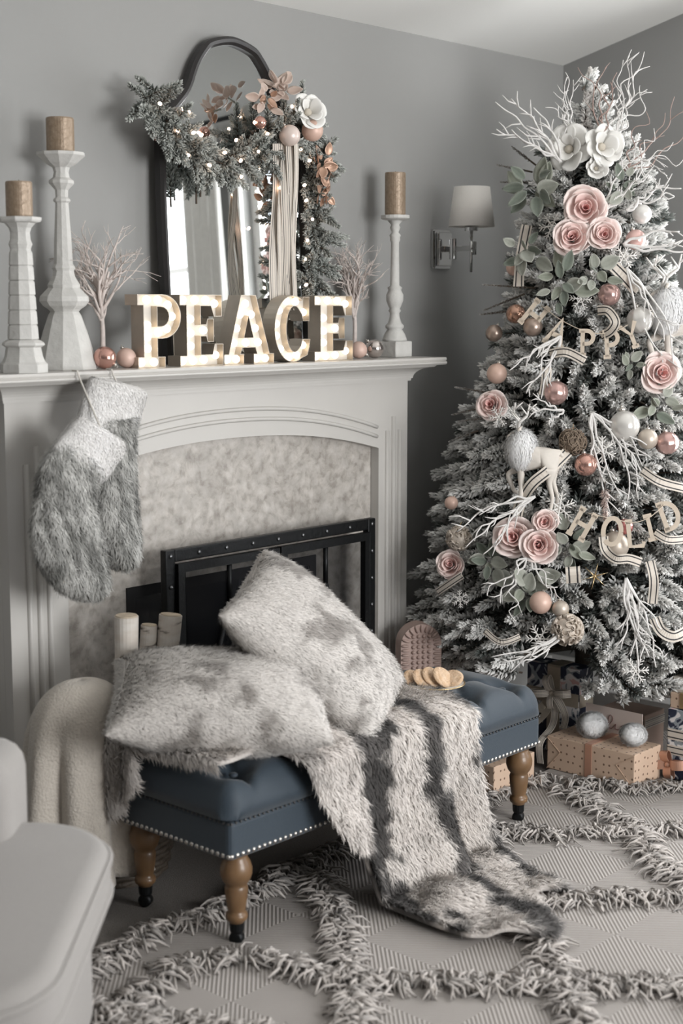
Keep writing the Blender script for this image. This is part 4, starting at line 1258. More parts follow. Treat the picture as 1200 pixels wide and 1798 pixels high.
rim = [i for i in range(nu)] + [j * nu + nu - 1 for j in range(1, nv)] + [(nv - 1) * nu + i for i in range(nu - 2, -1, -1)] + [j * nu for j in range(nv - 2, 0, -1)]
m2.F += [(rim[(i + 1) % len(rim)], rim[i], n + rim[i], n + rim[(i + 1) % len(rim)]) for i in range(len(rim))]
m2.UV = [None] * len(m2.F)
def throw_col(p):
    # pelt stripes run down the length of the throw
    a = p[0] - BX0_ + .30 * max(0, BY0 - .11 - p[1]) * (1 if p[2] < .1 else 0)
    band = math.sin(a * 27 + 1.5 * fnoise(p, 5, 3) + 2.4) + 1.0 * fnoise((p[0] * 1.6, p[1], p[2] * .6), 15, 9) + .4 * fnoise(p, 45, 4)
    t_ = smoothstep(-.15, .6, band + .9 * fnoise(p, 20, 31) + .4 * fnoise(p, 60, 7)) * (.25 + .75 * smoothstep(.18, .34, a))
    g = smoothstep(-.3, .5, fnoise(p, 9, 21))
    dark = np.array([.05, .046, .044]) * (1 + 1.2 * g)
    return np.array([.74, .69, .65]) * (.9 + .12 * g) * (1 - t_) + dark * t_
t = thing('fur_throw', 'striped cream and charcoal faux fur throw falling off the bench onto the rug', 'throw blanket', (BX0_ + .6, BY0 - .1, .0))
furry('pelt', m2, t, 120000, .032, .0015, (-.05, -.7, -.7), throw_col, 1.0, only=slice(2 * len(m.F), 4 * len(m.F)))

# ================================================================ plate of cookies
PX, PY = at(765, 1206, Z=BZT + .03)[:2]
PZ = BZT + .0295
t = thing('plate', 'gold rimmed plate holding cookies on the bench', 'plate', (PX, PY, PZ))
M_gold = mat('brushed_gold', (.62, .47, .27), .28, metal=.9)
build('dish', MB().lathe([(.03, PZ), (.045, PZ + .002), (.078, PZ + .010), (.081, PZ + .0125), (.078, PZ + .0135), (.045, PZ + .006), (.001, PZ + .005)], (PX, PY, 0), 40), mat('cream_china', (.72, .69, .63), .25), t, smooth=True)
build('rim', MB().tube([(PX + .080 * math.cos(q), PY + .080 * math.sin(q), PZ + .0127) for q in [2 * math.pi * k / 40 for k in range(41)]], .0022, 6, cap=False), M_gold, t, smooth=True)
M_cook = mat('golden_cookie', (.56, .36, .21), .8, noise_amt=.25, noise_scale=50, bump=.6, bump_scale=120, col2=(.66, .50, .36))
for k, (fx, fz, tilt_, nm) in enumerate(((-.058, .020, 30, 'leftmost'), (-.034, .024, 33, 'second from left'), (-.008, .027, 36, 'middle'), (.020, .029, 38, 'second from right'), (.044, .022, -16, 'rightmost'))):
    c = Vector((PX, PY, PZ + .012)) + RH * fx + UZ * (fz - .012) - FH * (.006 if k % 2 else -.004)
    ax_ = (UZ * math.cos(math.radians(tilt_)) + RH * math.sin(math.radians(tilt_)) - FH * .55).normalized()
    m = MB().lathe([(.027, -.004), (.0325, -.0025), (.034, .0), (.0325, .0028), (.025, .0045), (.001, .005)], c, 24, axis=ax_)
    tag(build('cookie', m, M_cook, smooth=True), 'round golden cookie on the plate, %s in the row' % nm, 'cookie', 'cookies on the plate')

# ================================================================ basket, birch logs, cream blanket
bk = np.array([2.345, -.335])
t = thing('log_basket', 'dark wicker basket holding birch logs behind the bench', 'basket', (bk[0], bk[1], 0))
M_wick = mat('dark_wicker', (.06, .045, .032), .7, noise_amt=.4, noise_scale=60, bump=.4)
build('basket_base', MB().lathe([(.10, .004), (.10, .014)], (bk[0], bk[1], 0), 24), M_wick, t)
for k in range(15):
    z = .014 + k * .0165; r = .108 + .02 * math.sin(k / 14 * 2.6)
    build('coil', MB().tube([(bk[0] + (r + .003 * math.sin(14 * q + k * math.pi)) * 1.15 * math.cos(q), bk[1] + (r - .018 + .003 * math.sin(14 * q + k * math.pi)) * math.sin(q), z) for q in [2 * math.pi * i / 56 for i in range(57)]], .0088, 6, cap=False), M_wick, t, smooth=True)
mb_ = bpy.data.materials.new('birch_bark'); mb_.use_nodes = True
N = mb_.node_tree.nodes; L = mb_.node_tree.links; b = N['Principled BSDF']; b.inputs['Roughness'].default_value = .75
tc = N.new('ShaderNodeTexCoord'); mp = N.new('ShaderNodeMapping'); mp.inputs['Scale'].default_value = (16, 16, 60)
nz = N.new('ShaderNodeTexNoise'); nz.inputs['Scale'].default_value = 1.0; nz.inputs['Detail'].default_value = 3
L.new(tc.outputs['Object'], mp.inputs[0]); L.new(mp.outputs[0], nz.inputs['Vector'])
r = N.new('ShaderNodeValToRGB'); e = r.color_ramp.elements; e[0].position = .30; e[0].color = (.10, .075, .06, 1); e[1].position = .40; e[1].color = (.62, .56, .50, 1); k = e.new(.7); k.color = (.70, .66, .61, 1)
L.new(nz.outputs['Fac'], r.inputs[0]); L.new(r.outputs[0], b.inputs['Base Color'])
M_cut = mat('cut_wood', (.62, .52, .40), .8, noise_amt=.3, noise_scale=40)
for (px, py, rp, y, lean, lb) in ((222, 1080, 21, -.375, -.045, 'thick birch log in the basket, leftmost of three'), (262, 1096, 14.5, -.34, .0, 'thin birch log between the two thicker ones'), (300, 1078, 20, -.375, .035, 'thick birch log in the basket, rightmost of three')):
    tp = at(px, py + 2, Y=y); r_ = rp / ppm(tp)
    bt = np.array([bk[0] + (tp[0] - bk[0]) * .45, bk[1] + (y - bk[1]) * .6, .02])
    t = thing('birch_log', lb, 'log', bt, 'birch logs in the basket')
    rn = random.Random(px)
    pts = [bt + (tp - bt) * k / 9 + np.array([rn.uniform(-.002, .002), rn.uniform(-.002, .002), 0]) * (0 < k < 9) for k in range(10)]
    build('bark', MB().tube(pts, [r_ * (1 + .03 * rn.uniform(-1, 1)) for _ in pts], 20), mb_, t, smooth=False)
    ax_ = Vector(tp - bt).normalized()
    build('cut_end', MB().lathe([(r_ * .93, 0), (r_ * .9, .003), (.001, .0035)], Vector(tp) + ax_ * .0003, 20, axis=ax_), M_cut, t)
# cream blanket over the basket's end
bl = np.array([2.165, -.415])
def blanket(u, v):
    q = 2 * math.pi * u
    z = .565 - .50 * v ** 1.15
    a = .125 * (1 - (1 - min(1, v * 2.6)) ** 2.4) ** .5 + .03 * v
    rip = 1 + (.04 + .16 * v) * (math.sin(q * 6 + 1.2 * math.sin(v * 3)) + .5 * math.sin(q * 11 + 2)) * smoothstep(.05, .4, v)
    z += .012 * math.sin(q * 3) * v
    return (bl[0] + a * rip * math.cos(q) * 1.0 + .02 * v, bl[1] + a * rip * .78 * math.sin(q) + .035 * v, z)
m = MB().grid(blanket, 90, 40, closed_u=True)
o = build('knit_blanket', m, mat('cream_knit', (.56, .51, .45), .9, noise_amt=.06, noise_scale=50, bump=.5, bump_scale=170, sheen=.3), smooth=True)
s = o.modifiers.new('sol', 'SOLIDIFY'); s.thickness = .008; s.offset = -1
tag(o, 'cream knit blanket heaped over the log basket', 'blanket')

# ================================================================ rug
M_rug = bpy.data.materials.new('woven_rug'); M_rug.use_nodes = True
N = M_rug.node_tree.nodes; L = M_rug.node_tree.links; b = N['Principled BSDF']; b.inputs['Roughness'].default_value = .95
tc = N.new('ShaderNodeTexCoord'); sp = N.new('ShaderNodeSeparateXYZ'); L.new(tc.outputs['Object'], sp.inputs[0])
def math_(op, a, b_=None, val=None):
    k = N.new('ShaderNodeMath'); k.operation = op
    L.new(a, k.inputs[0])
    if b_ is not None: L.new(b_, k.inputs[1])
    if val is not None: k.inputs[1].default_value = val
    return k.outputs[0]
def tri_wave(o_, period):
    return math_('PINGPONG', o_, val=period)
xx = tri_wave(sp.outputs[0], .21); yy = tri_wave(sp.outputs[1], .21)
su = math_('ADD', xx, yy)
ln = math_('SINE', math_('MULTIPLY', su, val=2 * math.pi / .0135))
rp = N.new('ShaderNodeValToRGB'); e = rp.color_ramp.elements; e[0].position = .25; e[0].color = (.27, .245, .225, 1); e[1].position = .65; e[1].color = (.45, .42, .40, 1)
mr_ = N.new('ShaderNodeMapRange'); mr_.inputs[1].default_value = -1; mr_.inputs[2].default_value = 1
L.new(ln, mr_.inputs[0]); L.new(mr_.outputs[0], rp.inputs[0]); L.new(rp.outputs[0], b.inputs['Base Color'])
bp = N.new('ShaderNodeBump'); bp.inputs['Strength'].default_value = .5; bp.inputs['Distance'].default_value = .003; L.new(mr_.outputs[0], bp.inputs['Height']); L.new(bp.outputs[0], b.inputs['Normal'])
RX0, RX1, RY0, RY1 = 1.30, 4.45, -2.75, -.66
rug = thing('area_rug', 'cream woven rug with chevron weave and shaggy fringe ridges', 'rug', ((RX0 + RX1) / 2, (RY0 + RY1) / 2, 0))
build('rug_base', MB().b2((RX0, RY0, .0005), (RX1, RY1, .009)), M_rug, rug, bevel=.003)
M_fr = mat('fringe_yarn', (1, 1, 1), .95, attr=True, sheen=.2)
FR = [[(60, 1755), (170, 1700), (275, 1640), (383, 1605), (525, 1530), (640, 1480)],
      [(140, 1850), (230, 1770), (320, 1705), (450, 1690), (590, 1725), (760, 1735), (960, 1735), (1200, 1740), (1300, 1742)],
      [(560, 1540), (590, 1630), (610, 1700), (620, 1798), (630, 1880)],
      [(815, 1430), (850, 1480), (900, 1560), (950, 1660), (985, 1740), (1015, 1798), (1060, 1890)],
      [(815, 1440), (860, 1402), (930, 1375), (1010, 1380), (1100, 1388), (1200, 1385), (1300, 1385)],
      [(860, 1462), (960, 1472), (1080, 1465), (1200, 1462), (1300, 1460)],
      [(985, 1390), (1060, 1430), (1120, 1470), (1150, 1520), (1220, 1560), (1300, 1600)],
      [(920, 1575), (1000, 1588), (1100, 1580), (1200, 1585), (1300, 1588)],
      [(240, 1775), (262, 1850), (290, 1900)],
      [(1330, 1480), (1400, 1560), (1470, 1660), (1540, 1800), (1600, 1950)],
      [(990, 1910), (1150, 1935), (1300, 1940)],
      [(1240, 1742), (1300, 1840), (1380, 1990)]]
def fringe(row, seed):
    r = np.random.default_rng(seed)
    P = [at(x, y, Z=.008) for x, y in row]
    def run_on(a, b_):
        # carry the ridge on in its own direction as far as the rug reaches
        d = (b_ - a) / np.linalg.norm(b_ - a); q = b_.copy(); out = []
        while len(out) < 16:
            q = q + d * .12
            if not (RX0 + .03 < q[0] < RX1 - .03 and RY0 + .03 < q[1] < RY1 - .01): break
            out.append(q.copy())
        return out
    if row[-1][0] >= 1300 or row[-1][1] >= 1850: P = P + run_on(P[-2], P[-1])
    if row[0][0] <= 60 or row[0][1] >= 1850: P = run_on(P[1], P[0])[::-1] + P
    P = [q for q in P if q[0] < RX1 and q[1] > RY0]
    P = np.array(catmull(P, 12))
    seg = np.linalg.norm(np.diff(P, axis=0), axis=1); S = np.concatenate([[0], np.cumsum(seg)])
    n = int(S[-1] * 540)
    V = []; F = []; Cc = []
    for k in range(n):
        s_ = r.random() * S[-1]
        i = min(len(seg) - 1, np.searchsorted(S, s_) - 1); i = max(i, 0)
        p = P[i] + (P[i + 1] - P[i]) * (s_ - S[i]) / max(seg[i], 1e-6)
        t_ = (P[i + 1] - P[i]) / max(seg[i], 1e-6); nn_ = np.array([-t_[1], t_[0], 0])
        side = 1 if r.random() < .5 else -1
        p = p + nn_ * r.normal() * .010
        cl = noise.noise(Vector((s_ * 22, seed, side)))
        d = nn_ * side * r.uniform(.5, 1) + t_ * (cl * 2.2 + r.normal() * .35)
        d /= np.linalg.norm(d)
        ln_ = r.uniform(.035, .075); h = r.uniform(.010, .026)
        curl = np.cross([0, 0, 1], d) * (cl + r.normal() * .4) * .6
        pts = [p, p + d * ln_ * .25 + [0, 0, h], p + d * ln_ * .65 + curl * ln_ * .35 + [0, 0, h * .85], p + d * ln_ * .9 + curl * ln_ + [0, 0, r.uniform(.001, .010)]]
        w_ = r.uniform(.003, .0046)
        c = np.array([.50, .46, .43]) * r.uniform(.6, 1.1)
        b0 = len(V)
        for j, q in enumerate(pts):
            for a in (0, 2.09, 4.19):
                u_ = np.cross(d, [0, 0, 1])
                V.append(q + (u_ * math.cos(a) + np.array([0, 0, 1]) * math.sin(a)) * w_ * (1 if j < 3 else .6))
                Cc.append(c * (.7 if j == 0 else 1))
        for j in range(3):
            for a in range(3):
                F.append((b0 + 3 * j + a, b0 + 3 * j + (a + 1) % 3, b0 + 3 * j + 3 + (a + 1) % 3, b0 + 3 * j + 3 + a))
    V = np.array(V); org = P.mean(0)
    me = np_mesh('fringe_ridge', V - org, F, True, Cc)
    place('fringe_ridge', me, M_fr, rug, org)['kind'] = 'stuff'
for i, row in enumerate(FR): fringe(row, 40 + i)

# ================================================================ armchair, cut by the left edge
DV = Vector((RGT[0], RGT[1], 0)); SV = FH
M_linen = mat('off_white_linen', (.31, .293, .28), .9, noise_amt=.05, noise_scale=120, bump=.12, bump_scale=400, sheen=.2)
def cp(d, s, z): return tuple(DV * (d - .025) + SV * s + Vector((0, 0, z)) + Vector((0, 0, 0)))
CH = thing('armchair', 'off white linen armchair cut off by the left edge', 'armchair', cp(1.45, .25, 0))
def rrect(d0, d1, s0, s1, r, n=8):
    P = []
    for cx, cy, a0 in ((d1 - r, s0 + r, -90), (d1 - r, s1 - r, 0), (d0 + r, s1 - r, 90), (d0 + r, s0 + r, 180)):
        P += arc(cx, cy, r, r, a0, a0 + 90, n)
    return P
def chair_block(name, d0, d1, s0, s1, z0, z1, r, bev, parent=CH, crown=0.0):
    """soft block: rounded plan, rounded top and bottom edges"""
    rows = [(-bev, z0)] + [(-bev * (1 - math.sin(a)), z0 + bev * (1 - math.cos(a))) for a in [k * math.pi / 8 for k in range(1, 5)]]
    rows += [(-bev * (1 - math.cos(a)), z1 - bev + bev * math.sin(a)) for a in [k * math.pi / 8 for k in range(5)]]
    V = []; F = []; P0 = None
    for ins, z in rows:
        P = rrect(d0 - ins, d1 + ins, s0 - ins, s1 + ins, max(.01, r + ins))
        n = len(P); V += [cp(x, y, z) for x, y in P]
    for i in range(len(rows) - 1):
        for k in range(n): F.append((i * n + k, i * n + (k + 1) % n, (i + 1) * n + (k + 1) % n, (i + 1) * n + k))
    F.append(tuple(range(n - 1, -1, -1)))
    top = (len(rows) - 1) * n
    b0 = len(V); V.append(cp((d0 + d1) / 2, (s0 + s1) / 2, z1 + crown))
    for k in range(n): F.append((top + k, top + (k + 1) % n, b0))
    return build(name, MB().add(V, F), M_linen, parent, smooth=True)
cu_ = chair_block('seat_cushion', 1.10, 1.985, -.16, .665, .335, .455, .17, .035, crown=.015)
for z in (.364, .428):
    pl = rrect(1.10, 1.985, -.16, .665, .17)
    build('piping', MB().tube([cp(x, y, z) for x, y in pl + pl[:1]], .0065, 6, cap=False), M_linen, cu_, smooth=True)
chair_block('seat_base', 1.06, 1.945, -.13, .635, .10, .334, .14, .02)
chair_block('arm', .98, 1.79, .50, .74, .336, .612, .06, .055)
chair_block('arm', .98, 1.70, -.42, -.18, .10, .632, .06, .055)
chair_block('backrest', .80, 1.05, -.42, .74, .10, .92, .06, .06)
for d_, s_ in ((1.12, -.06), (1.12, .56), (1.86, -.02), (1.86, .52)):
    build('leg', MB().lathe([(.018, 0), (.028, .101)], cp(d_, s_, 0), 16), M_oak, CH, smooth=True)
# ================================================================ christmas tree
TX, TY = 4.17, -.55
PROF = [(.27, .50), (.36, .60), (.45, .61), (.6, .58), (.97, .49), (1.33, .355), (1.5, .305), (1.83, .225), (2.05, .125), (2.2, .03), (2.3, .0)]
def RT(z):
    if z <= PROF[0][0]: return PROF[0][1]
    for (a, ra), (b, rb) in zip(PROF, PROF[1:]):
        if z <= b: return ra + (rb - ra) * (z - a) / (b - a)
    return 0.0
def hit(o, r, off):
    """first point of a ray on the tree's outline widened by off"""
    lo, prev = None, None
    for k in range(0, 900):
        t_ = 2.0 + k * .006
        p = o + r * t_
        if math.hypot(p[0] - TX, p[1] - TY) < RT(p[2]) + off and p[2] < 2.32: return p
    # grazing: nearest approach to the axis
    d = np.array([TX, TY]) - o[:2]; t_ = (d @ r[:2]) / (r[:2] @ r[:2])
    return o + r * t_
def surf(px, py, off=.02): return hit(CAM, ray(px, py), off)
def radial(p):
    v = Vector((p[0] - TX, p[1] - TY, 0)); v.normalize(); return v
def tocam(p): return Vector(CAM - np.array(p)).normalized()
def face_of(p, up=.25, k=.6): return (radial(p) * (1 - k) + tocam(p) * k + Vector((0, 0, up))).normalized()

tree = thing('christmas_tree', 'tall flocked christmas tree in the corner right of the fireplace', 'christmas tree', (TX, TY, 0))
M_bark = mat('dark_bark', (.05, .04, .03), .9, bump=.6)
build('trunk', MB().tube([(TX, TY, .03), (TX, TY, 1.2), (TX, TY, 2.2)], [.03, .02, .006], 10), M_bark, tree, smooth=True)
for k in range(4):
    q = k * math.pi / 2 + .9
    build('stand_leg', MB().tube([(TX, TY, .10), (TX + .06 * math.cos(q), TY + .06 * math.sin(q), .05), (TX + .10 * math.cos(q), TY + .10 * math.sin(q), .008)], .008, 6), M_black, tree)
GREEN, SNOW = (.07, .088, .079), (.93, .92, .90)
VAR = []
for sd in range(5):
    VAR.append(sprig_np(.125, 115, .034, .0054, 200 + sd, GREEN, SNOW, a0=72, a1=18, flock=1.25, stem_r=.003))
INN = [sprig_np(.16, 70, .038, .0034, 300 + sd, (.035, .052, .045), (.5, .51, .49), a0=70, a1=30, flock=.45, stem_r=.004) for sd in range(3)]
meshes = []
for V, F, Cc in VAR:
    me = np_mesh('branch_tip', V, F, False, Cc); me.materials.append(M_needle); meshes.append(me)
GAP = np.array([3.96, -.56, .15])
def in_gap(p):
    # the tall present pushes the lowest branches aside: clear the space before and above it
    a = Vector(p); b_ = Vector(GAP)
    v = Vector((CAM[0] - b_.x, CAM[1] - b_.y, 0)).normalized(); d = a - b_
    along = d.x * v.x + d.y * v.y; side = abs(-d.x * v.y + d.y * v.x + .005)
    return -.15 < along < .75 and side < .115 and a.z < .37 + .24 * max(0, along)
tips = []
rt = random.Random(21)
z = .29
while z < 2.2:
    R0 = RT(z)
    n = max(4, int(2 * math.pi * R0 / .068))
    for k in range(n):
        q = 2 * math.pi * (k + rt.random() * .8) / n
        zz = z + rt.uniform(-.03, .03); rr = RT(zz) * rt.uniform(.84, 1.03)
        tip = Vector((TX + rr * math.cos(q), TY + rr * math.sin(q), zz))
        out = Vector((math.cos(q), math.sin(q), 0))
        d = (out + Vector((rt.uniform(-.45, .45), rt.uniform(-.45, .45), rt.uniform(-.35, .35) + (.15 if z > 1.2 else -.08)))).normalized()
        if z > 1.9: d = (d + Vector((0, 0, .5))).normalized()
        s = rt.uniform(.8, 1.15) * (1 if R0 > .25 else .85)
        if tip.y > -.075 or tip.x > ROOM_X1 - .05: continue
        base = tip - d * .14 * s
        if in_gap(tip) or in_gap(base + d * .07): continue
        tips.append((tip, base, d, s, rt.randrange(5), rt.uniform(0, 6.28)))
    z += .053
def vis(tp):
    c_ = tocam(tp[0]); return radial(tp[0]).dot(c_) * tp[3]
tips.sort(key=vis, reverse=True)
NP = 300
for tip, base, d, s, vi, sp_ in tips[:NP]:
    inst('branch_tip', meshes[vi], tree, frame(base, d, (0, 0, 1), s, sp_))
def joined(name, items, variants, mt):
    VV = []; FF = []; CC = []; b = 0
    for M, vi in items:
        V, F, Cc = variants[vi]
        A = np.array(M)
        VV.append(V @ A[:3, :3].T + A[:3, 3]); FF.append(F + b); CC.append(Cc); b += len(V)
    org = W[tree.name]
    me = np_mesh(name, np.vstack(VV) - org, np.vstack(FF), False, np.vstack(CC))
    o = place(name, me, mt, tree, org); o['kind'] = 'stuff'
    return o
joined('outer_foliage', [(frame(base, d, (0, 0, 1), s, sp_), vi) for tip, base, d, s, vi, sp_ in tips[NP:]], VAR, M_needle)
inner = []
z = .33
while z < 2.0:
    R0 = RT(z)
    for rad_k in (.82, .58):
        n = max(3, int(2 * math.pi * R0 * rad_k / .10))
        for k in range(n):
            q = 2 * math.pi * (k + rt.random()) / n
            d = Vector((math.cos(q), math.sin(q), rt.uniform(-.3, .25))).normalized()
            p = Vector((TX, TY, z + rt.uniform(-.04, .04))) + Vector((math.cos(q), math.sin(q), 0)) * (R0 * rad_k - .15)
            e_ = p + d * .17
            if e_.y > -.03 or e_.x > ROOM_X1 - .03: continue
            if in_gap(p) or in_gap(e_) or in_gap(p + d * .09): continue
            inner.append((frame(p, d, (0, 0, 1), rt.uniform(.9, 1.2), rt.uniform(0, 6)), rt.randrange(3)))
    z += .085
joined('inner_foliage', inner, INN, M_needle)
m = MB()
z = .33
while z < 2.0:
    R0 = RT(z)
    for k in range(7):
        q = rt.uniform(0, 6.28)
        e_ = (TX + R0 * .78 * math.cos(q), TY + R0 * .78 * math.sin(q), z - .04)
        if e_[1] < -.02 and e_[0] < ROOM_X1 - .02: m.tube([(TX, TY, z), e_], [.007, .003], 4)
    z += .09
build('branches', m, M_bark, tree)['kind'] = 'stuff'
# bare needle twigs sticking out on the left outline
for px, py, qx, qy in ((930, 505, 848, 500), (912, 520, 850, 545), (905, 545, 845, 552), (925, 300, 875, 290), (935, 285, 900, 258), (940, 320, 880, 320), (860, 690, 800, 680), (850, 715, 795, 728), (850, 735, 805, 740), (830, 760, 790, 775)):
    a = surf(px, py, -.03); sca = 1 / ppm(a)
    b_ = Vector(a) + Vector(RGT) * (qx - px) * sca - Vector(UPV) * (qy - py) * sca
    V, F, Cc = sprig_np((b_ - Vector(a)).length, 90, .010, .0016, px, (.10, .10, .09), (.45, .43, .41), a0=40, a1=25, flock=.6, stem_r=.003)
    me = np_mesh('bare_twig', V, F, False, Cc); me.materials.append(M_needle)
    inst('bare_twig', me, tree, frame(a, b_ - Vector(a)))
# snowy leader at the top
for k, (dx, dz, ln_, s) in enumerate(((0, 0, .16, 1.0), (-.012, -.05, .13, 1.15), (.014, -.07, .13, 1.2), (0, -.12, .13, 1.4))):
    V, F, Cc = sprig_np(ln_, 150, .020, .0042, 400 + k, (.3, .28, .26), (.80, .77, .745), a0=80, a1=20, flock=1.3, stem_r=.004)
    me = np_mesh('leader_tip', V, F, False, Cc); me.materials.append(M_needle)
    p = at(1033, 200, Y=TY); inst('leader_tip', me, tree, frame((p[0] + dx, p[1], p[2] + dz - .02), (dx * 2, 0, 1), (0, 1, 0), s))

# ---------------------------------------------------------------- roses, magnolias, leaves
def rose(px, py, rp, label, off=.035):
    if py < 430: off = .085
    p = surf(px, py, off); f = face_of(p, .15)
    flower('silk_rose', p, rp / ppm(p), f, label, 'rose', 'pink silk roses on the tree', spin=px * .1)
rose(1028, 367, 40, 'pink silk rose near the tree top, uppermost of the cluster of three')
rose(1006, 417, 35, 'pink silk rose near the tree top, lower left of the cluster of three')
rose(1062, 412, 29, 'pale pink silk rose near the tree top, lower right of three')
rose(863, 711, 28, 'peach pink silk rose on the left side halfway up the tree')
rose(1160, 655, 36, 'pink and white silk rose at the right side of the tree')
rose(903, 944, 35, 'pink silk rose low on the tree, left of the lower three')
rose(947, 957, 33, 'pink and white silk rose low on the tree, bottom of the lower three')
rose(957, 917, 23, 'small pink silk rose low on the tree, top of the lower three')
rose(792, 992, 26, 'pink silk rose at the lower left edge of the tree')
def magnolia(px, py, rp, label, dx):
    p = surf(px, py, .04)
    flower('silk_magnolia', p, rp / ppm(p), (Vector(tocam(p)) + Vector(RGT) * dx + UZ * .3), label, 'magnolia', 'white flowers at the tree top', spin=px)
magnolia(1000, 262, 38, 'white silk magnolia at the tree top, left of the pair', -.5)
magnolia(1057, 258, 36, 'white silk magnolia at the tree top, right of the pair', .45)
magnolia(1047, 296, 19, 'small white flower bud below the tree top magnolias', .3)
for i, (px, py, rp, n, lb) in enumerate(((935, 330, 62, 13, 'grey green leaf spray near the tree top, left of the roses'), (987, 500, 55, 11, 'grey green leaf spray below the upper roses'), (922, 445, 48, 9, 'grey green leaf spray at the upper left of the tree'),
        (1045, 480, 45, 9, 'pale leaf spray right below the upper roses'), (1155, 708, 50, 9, 'green leaf spray under the rose on the right side'), (932, 1035, 58, 12, 'large leaf spray under the lower roses'),
        (997, 962, 50, 11, 'dark green leaf spray right of the lower roses'), (865, 985, 48, 10, 'grey green leaf spray between the lower left roses'), (1108, 640, 36, 7, 'small pale leaf spray below the letter Y'), (1090, 330, 40, 8, 'pale leaf spray right of the top rose'))):
    p = surf(px, py, .07 if py < 520 else .015); leaf_spray(p, face_of(p, .05), rp / ppm(p) * 1.15, n, lb, 60 + i, size=.62)
# ---------------------------------------------------------------- baubles
M_pearl = mat('pink_pearl', (.70, .47, .43), .25, metal=.35)
M_copper2 = mat('aged_copper_glass', (.50, .30, .22), .18, metal=.75)
M_dusty = mat('dusty_taupe_glass', (.40, .31, .26), .28, metal=.6)
M_champ = mat('matte_champagne', (.56, .49, .42), .42, metal=.4)
M_clear = mat('frosted_clear_glass', (.66, .64, .61), .15, metal=.3)
M_ribbed = mat('rose_ribbed_glass', (.58, .38, .35), .15, metal=.65)
M_white_p = mat('white_pearl', (.74, .72, .69), .3, metal=.2)
BAU = [(1117, 421, 18, M_pearl, 0, 'pink pearl bauble right of the upper roses'), (1128, 376, 17, M_white_p, 0, 'white pearl bauble at the upper right of the tree'), (1070, 517, 20, M_ribbed, 12, 'ribbed rose glass bauble above the letters APP'),
       (1124, 562, 23, M_clear, 9, 'clear ribbed bauble above the letter Y'), (906, 551, 17, M_copper2, 0, 'shiny copper bauble left of the first letter H'), (936, 574, 17, M_dusty, 0, 'dusty taupe bauble under the first letter H'),
       (868, 585, 15, M_dusty, 0, 'small taupe bauble at the left outline of the tree'), (873, 656, 18, M_peach, 0, 'peach bauble above the left rose'), (903, 470, 14, M_peach, 0, 'peach bauble behind the upper left ribbon'),
       (977, 690, 21, M_ribbed, 10, 'swirled rose bauble above the deer'), (1138, 771, 18, M_champ, 0, 'matte champagne bauble right of centre'), (1172, 778, 20, M_ribbed, 8, 'striped rose bauble at the right edge of the tree'),
       (1029, 816, 20, M_rosegl, 0, 'shiny rose gold bauble right of the deer'), (1097, 748, 27, M_clear, 0, 'large translucent bauble behind the white twigs'), (1080, 958, 25, M_champ, 0, 'large champagne bauble behind the letter O'),
       (985, 1069, 15, M_champ, 0, 'small champagne bauble under the lower leaf spray'), (950, 1058, 20, M_peach, 0, 'peach bauble under the lower leaf spray'), (793, 883, 12, M_peach, 0, 'tiny peach bauble at the left edge above the lower twigs'), (1098, 925, 14, mat('deep_rose_glass', (.42, .16, .15), .15, metal=.5), 8, 'deep rose ribbed bauble behind the letter L')]
for px, py, rp, mt, fl, lb in BAU:
    p = surf(px, py, -.02 if 'behind the letter' in lb else .03); bauble_at(p, rp / ppm(p), mt, lb, axis=(radial(p) * -.3 + UZ * .9 + Vector((math.sin(px) * .3, 0, 0))), group='baubles on the tree', flutes=fl)
# ruffled and wire balls
def ruffle_ball(px, py, rp, label, mt, seed, wire=False):
    p = surf(px, py, .03); r = rp / ppm(p); P = Vector(p)
    t = thing('ruffled_ball', label, 'ornament', p - np.array([0, 0, r]), 'textured balls on the tree')
    build('core', MB().sphere(p, r * .8, 16, 12), mt, t, smooth=True, origin=p)
    rn = random.Random(seed)
    m = MB()
    for k in range(90):
        d = Vector((rn.gauss(0, 1), rn.gauss(0, 1), rn.gauss(0, 1))).normalized()
        u = d.orthogonal().normalized(); w_ = d.cross(u); a0 = rn.uniform(0, 6.28); rr = r * rn.uniform(.14, .24)
        c = P + d * r * .86
        if wire: m.tube([c + (u * math.cos(a0 + q) + w_ * math.sin(a0 + q)) * rr * 1.3 + d * r * .08 * math.sin(2 * q) for q in [i * .7 for i in range(9)]], r * .035, 4)
        else: m.ribbon([c + (u * math.cos(a0 + q) + w_ * math.sin(a0 + q)) * rr for q in [i * .6 for i in range(9)]], r * .2, d, .0008)
    o = build('ruffles', m, mt, t, smooth=True, origin=p); o['kind'] = 'stuff'
    build('hanger', MB().tube([P + UZ * r * .8, P + UZ * r * 1.2 - radial(p) * r * .3], .001, 5), M_gold, t)
M_ruf = mat('champagne_lace', (.60, .53, .46), .5, metal=.2)
ruffle_ball(997, 1106, 30, 'ruffled champagne lace ball low on the tree front', M_ruf, 1)
ruffle_ball(806, 945, 24, 'ruffled champagne lace ball above the lower left rose', M_ruf, 2)
ruffle_ball(1006, 776, 26, 'brown twine ball right of the deer', mat('brown_twine', (.28, .215, .16), .8, noise_amt=.3, noise_scale=90), 3, True)
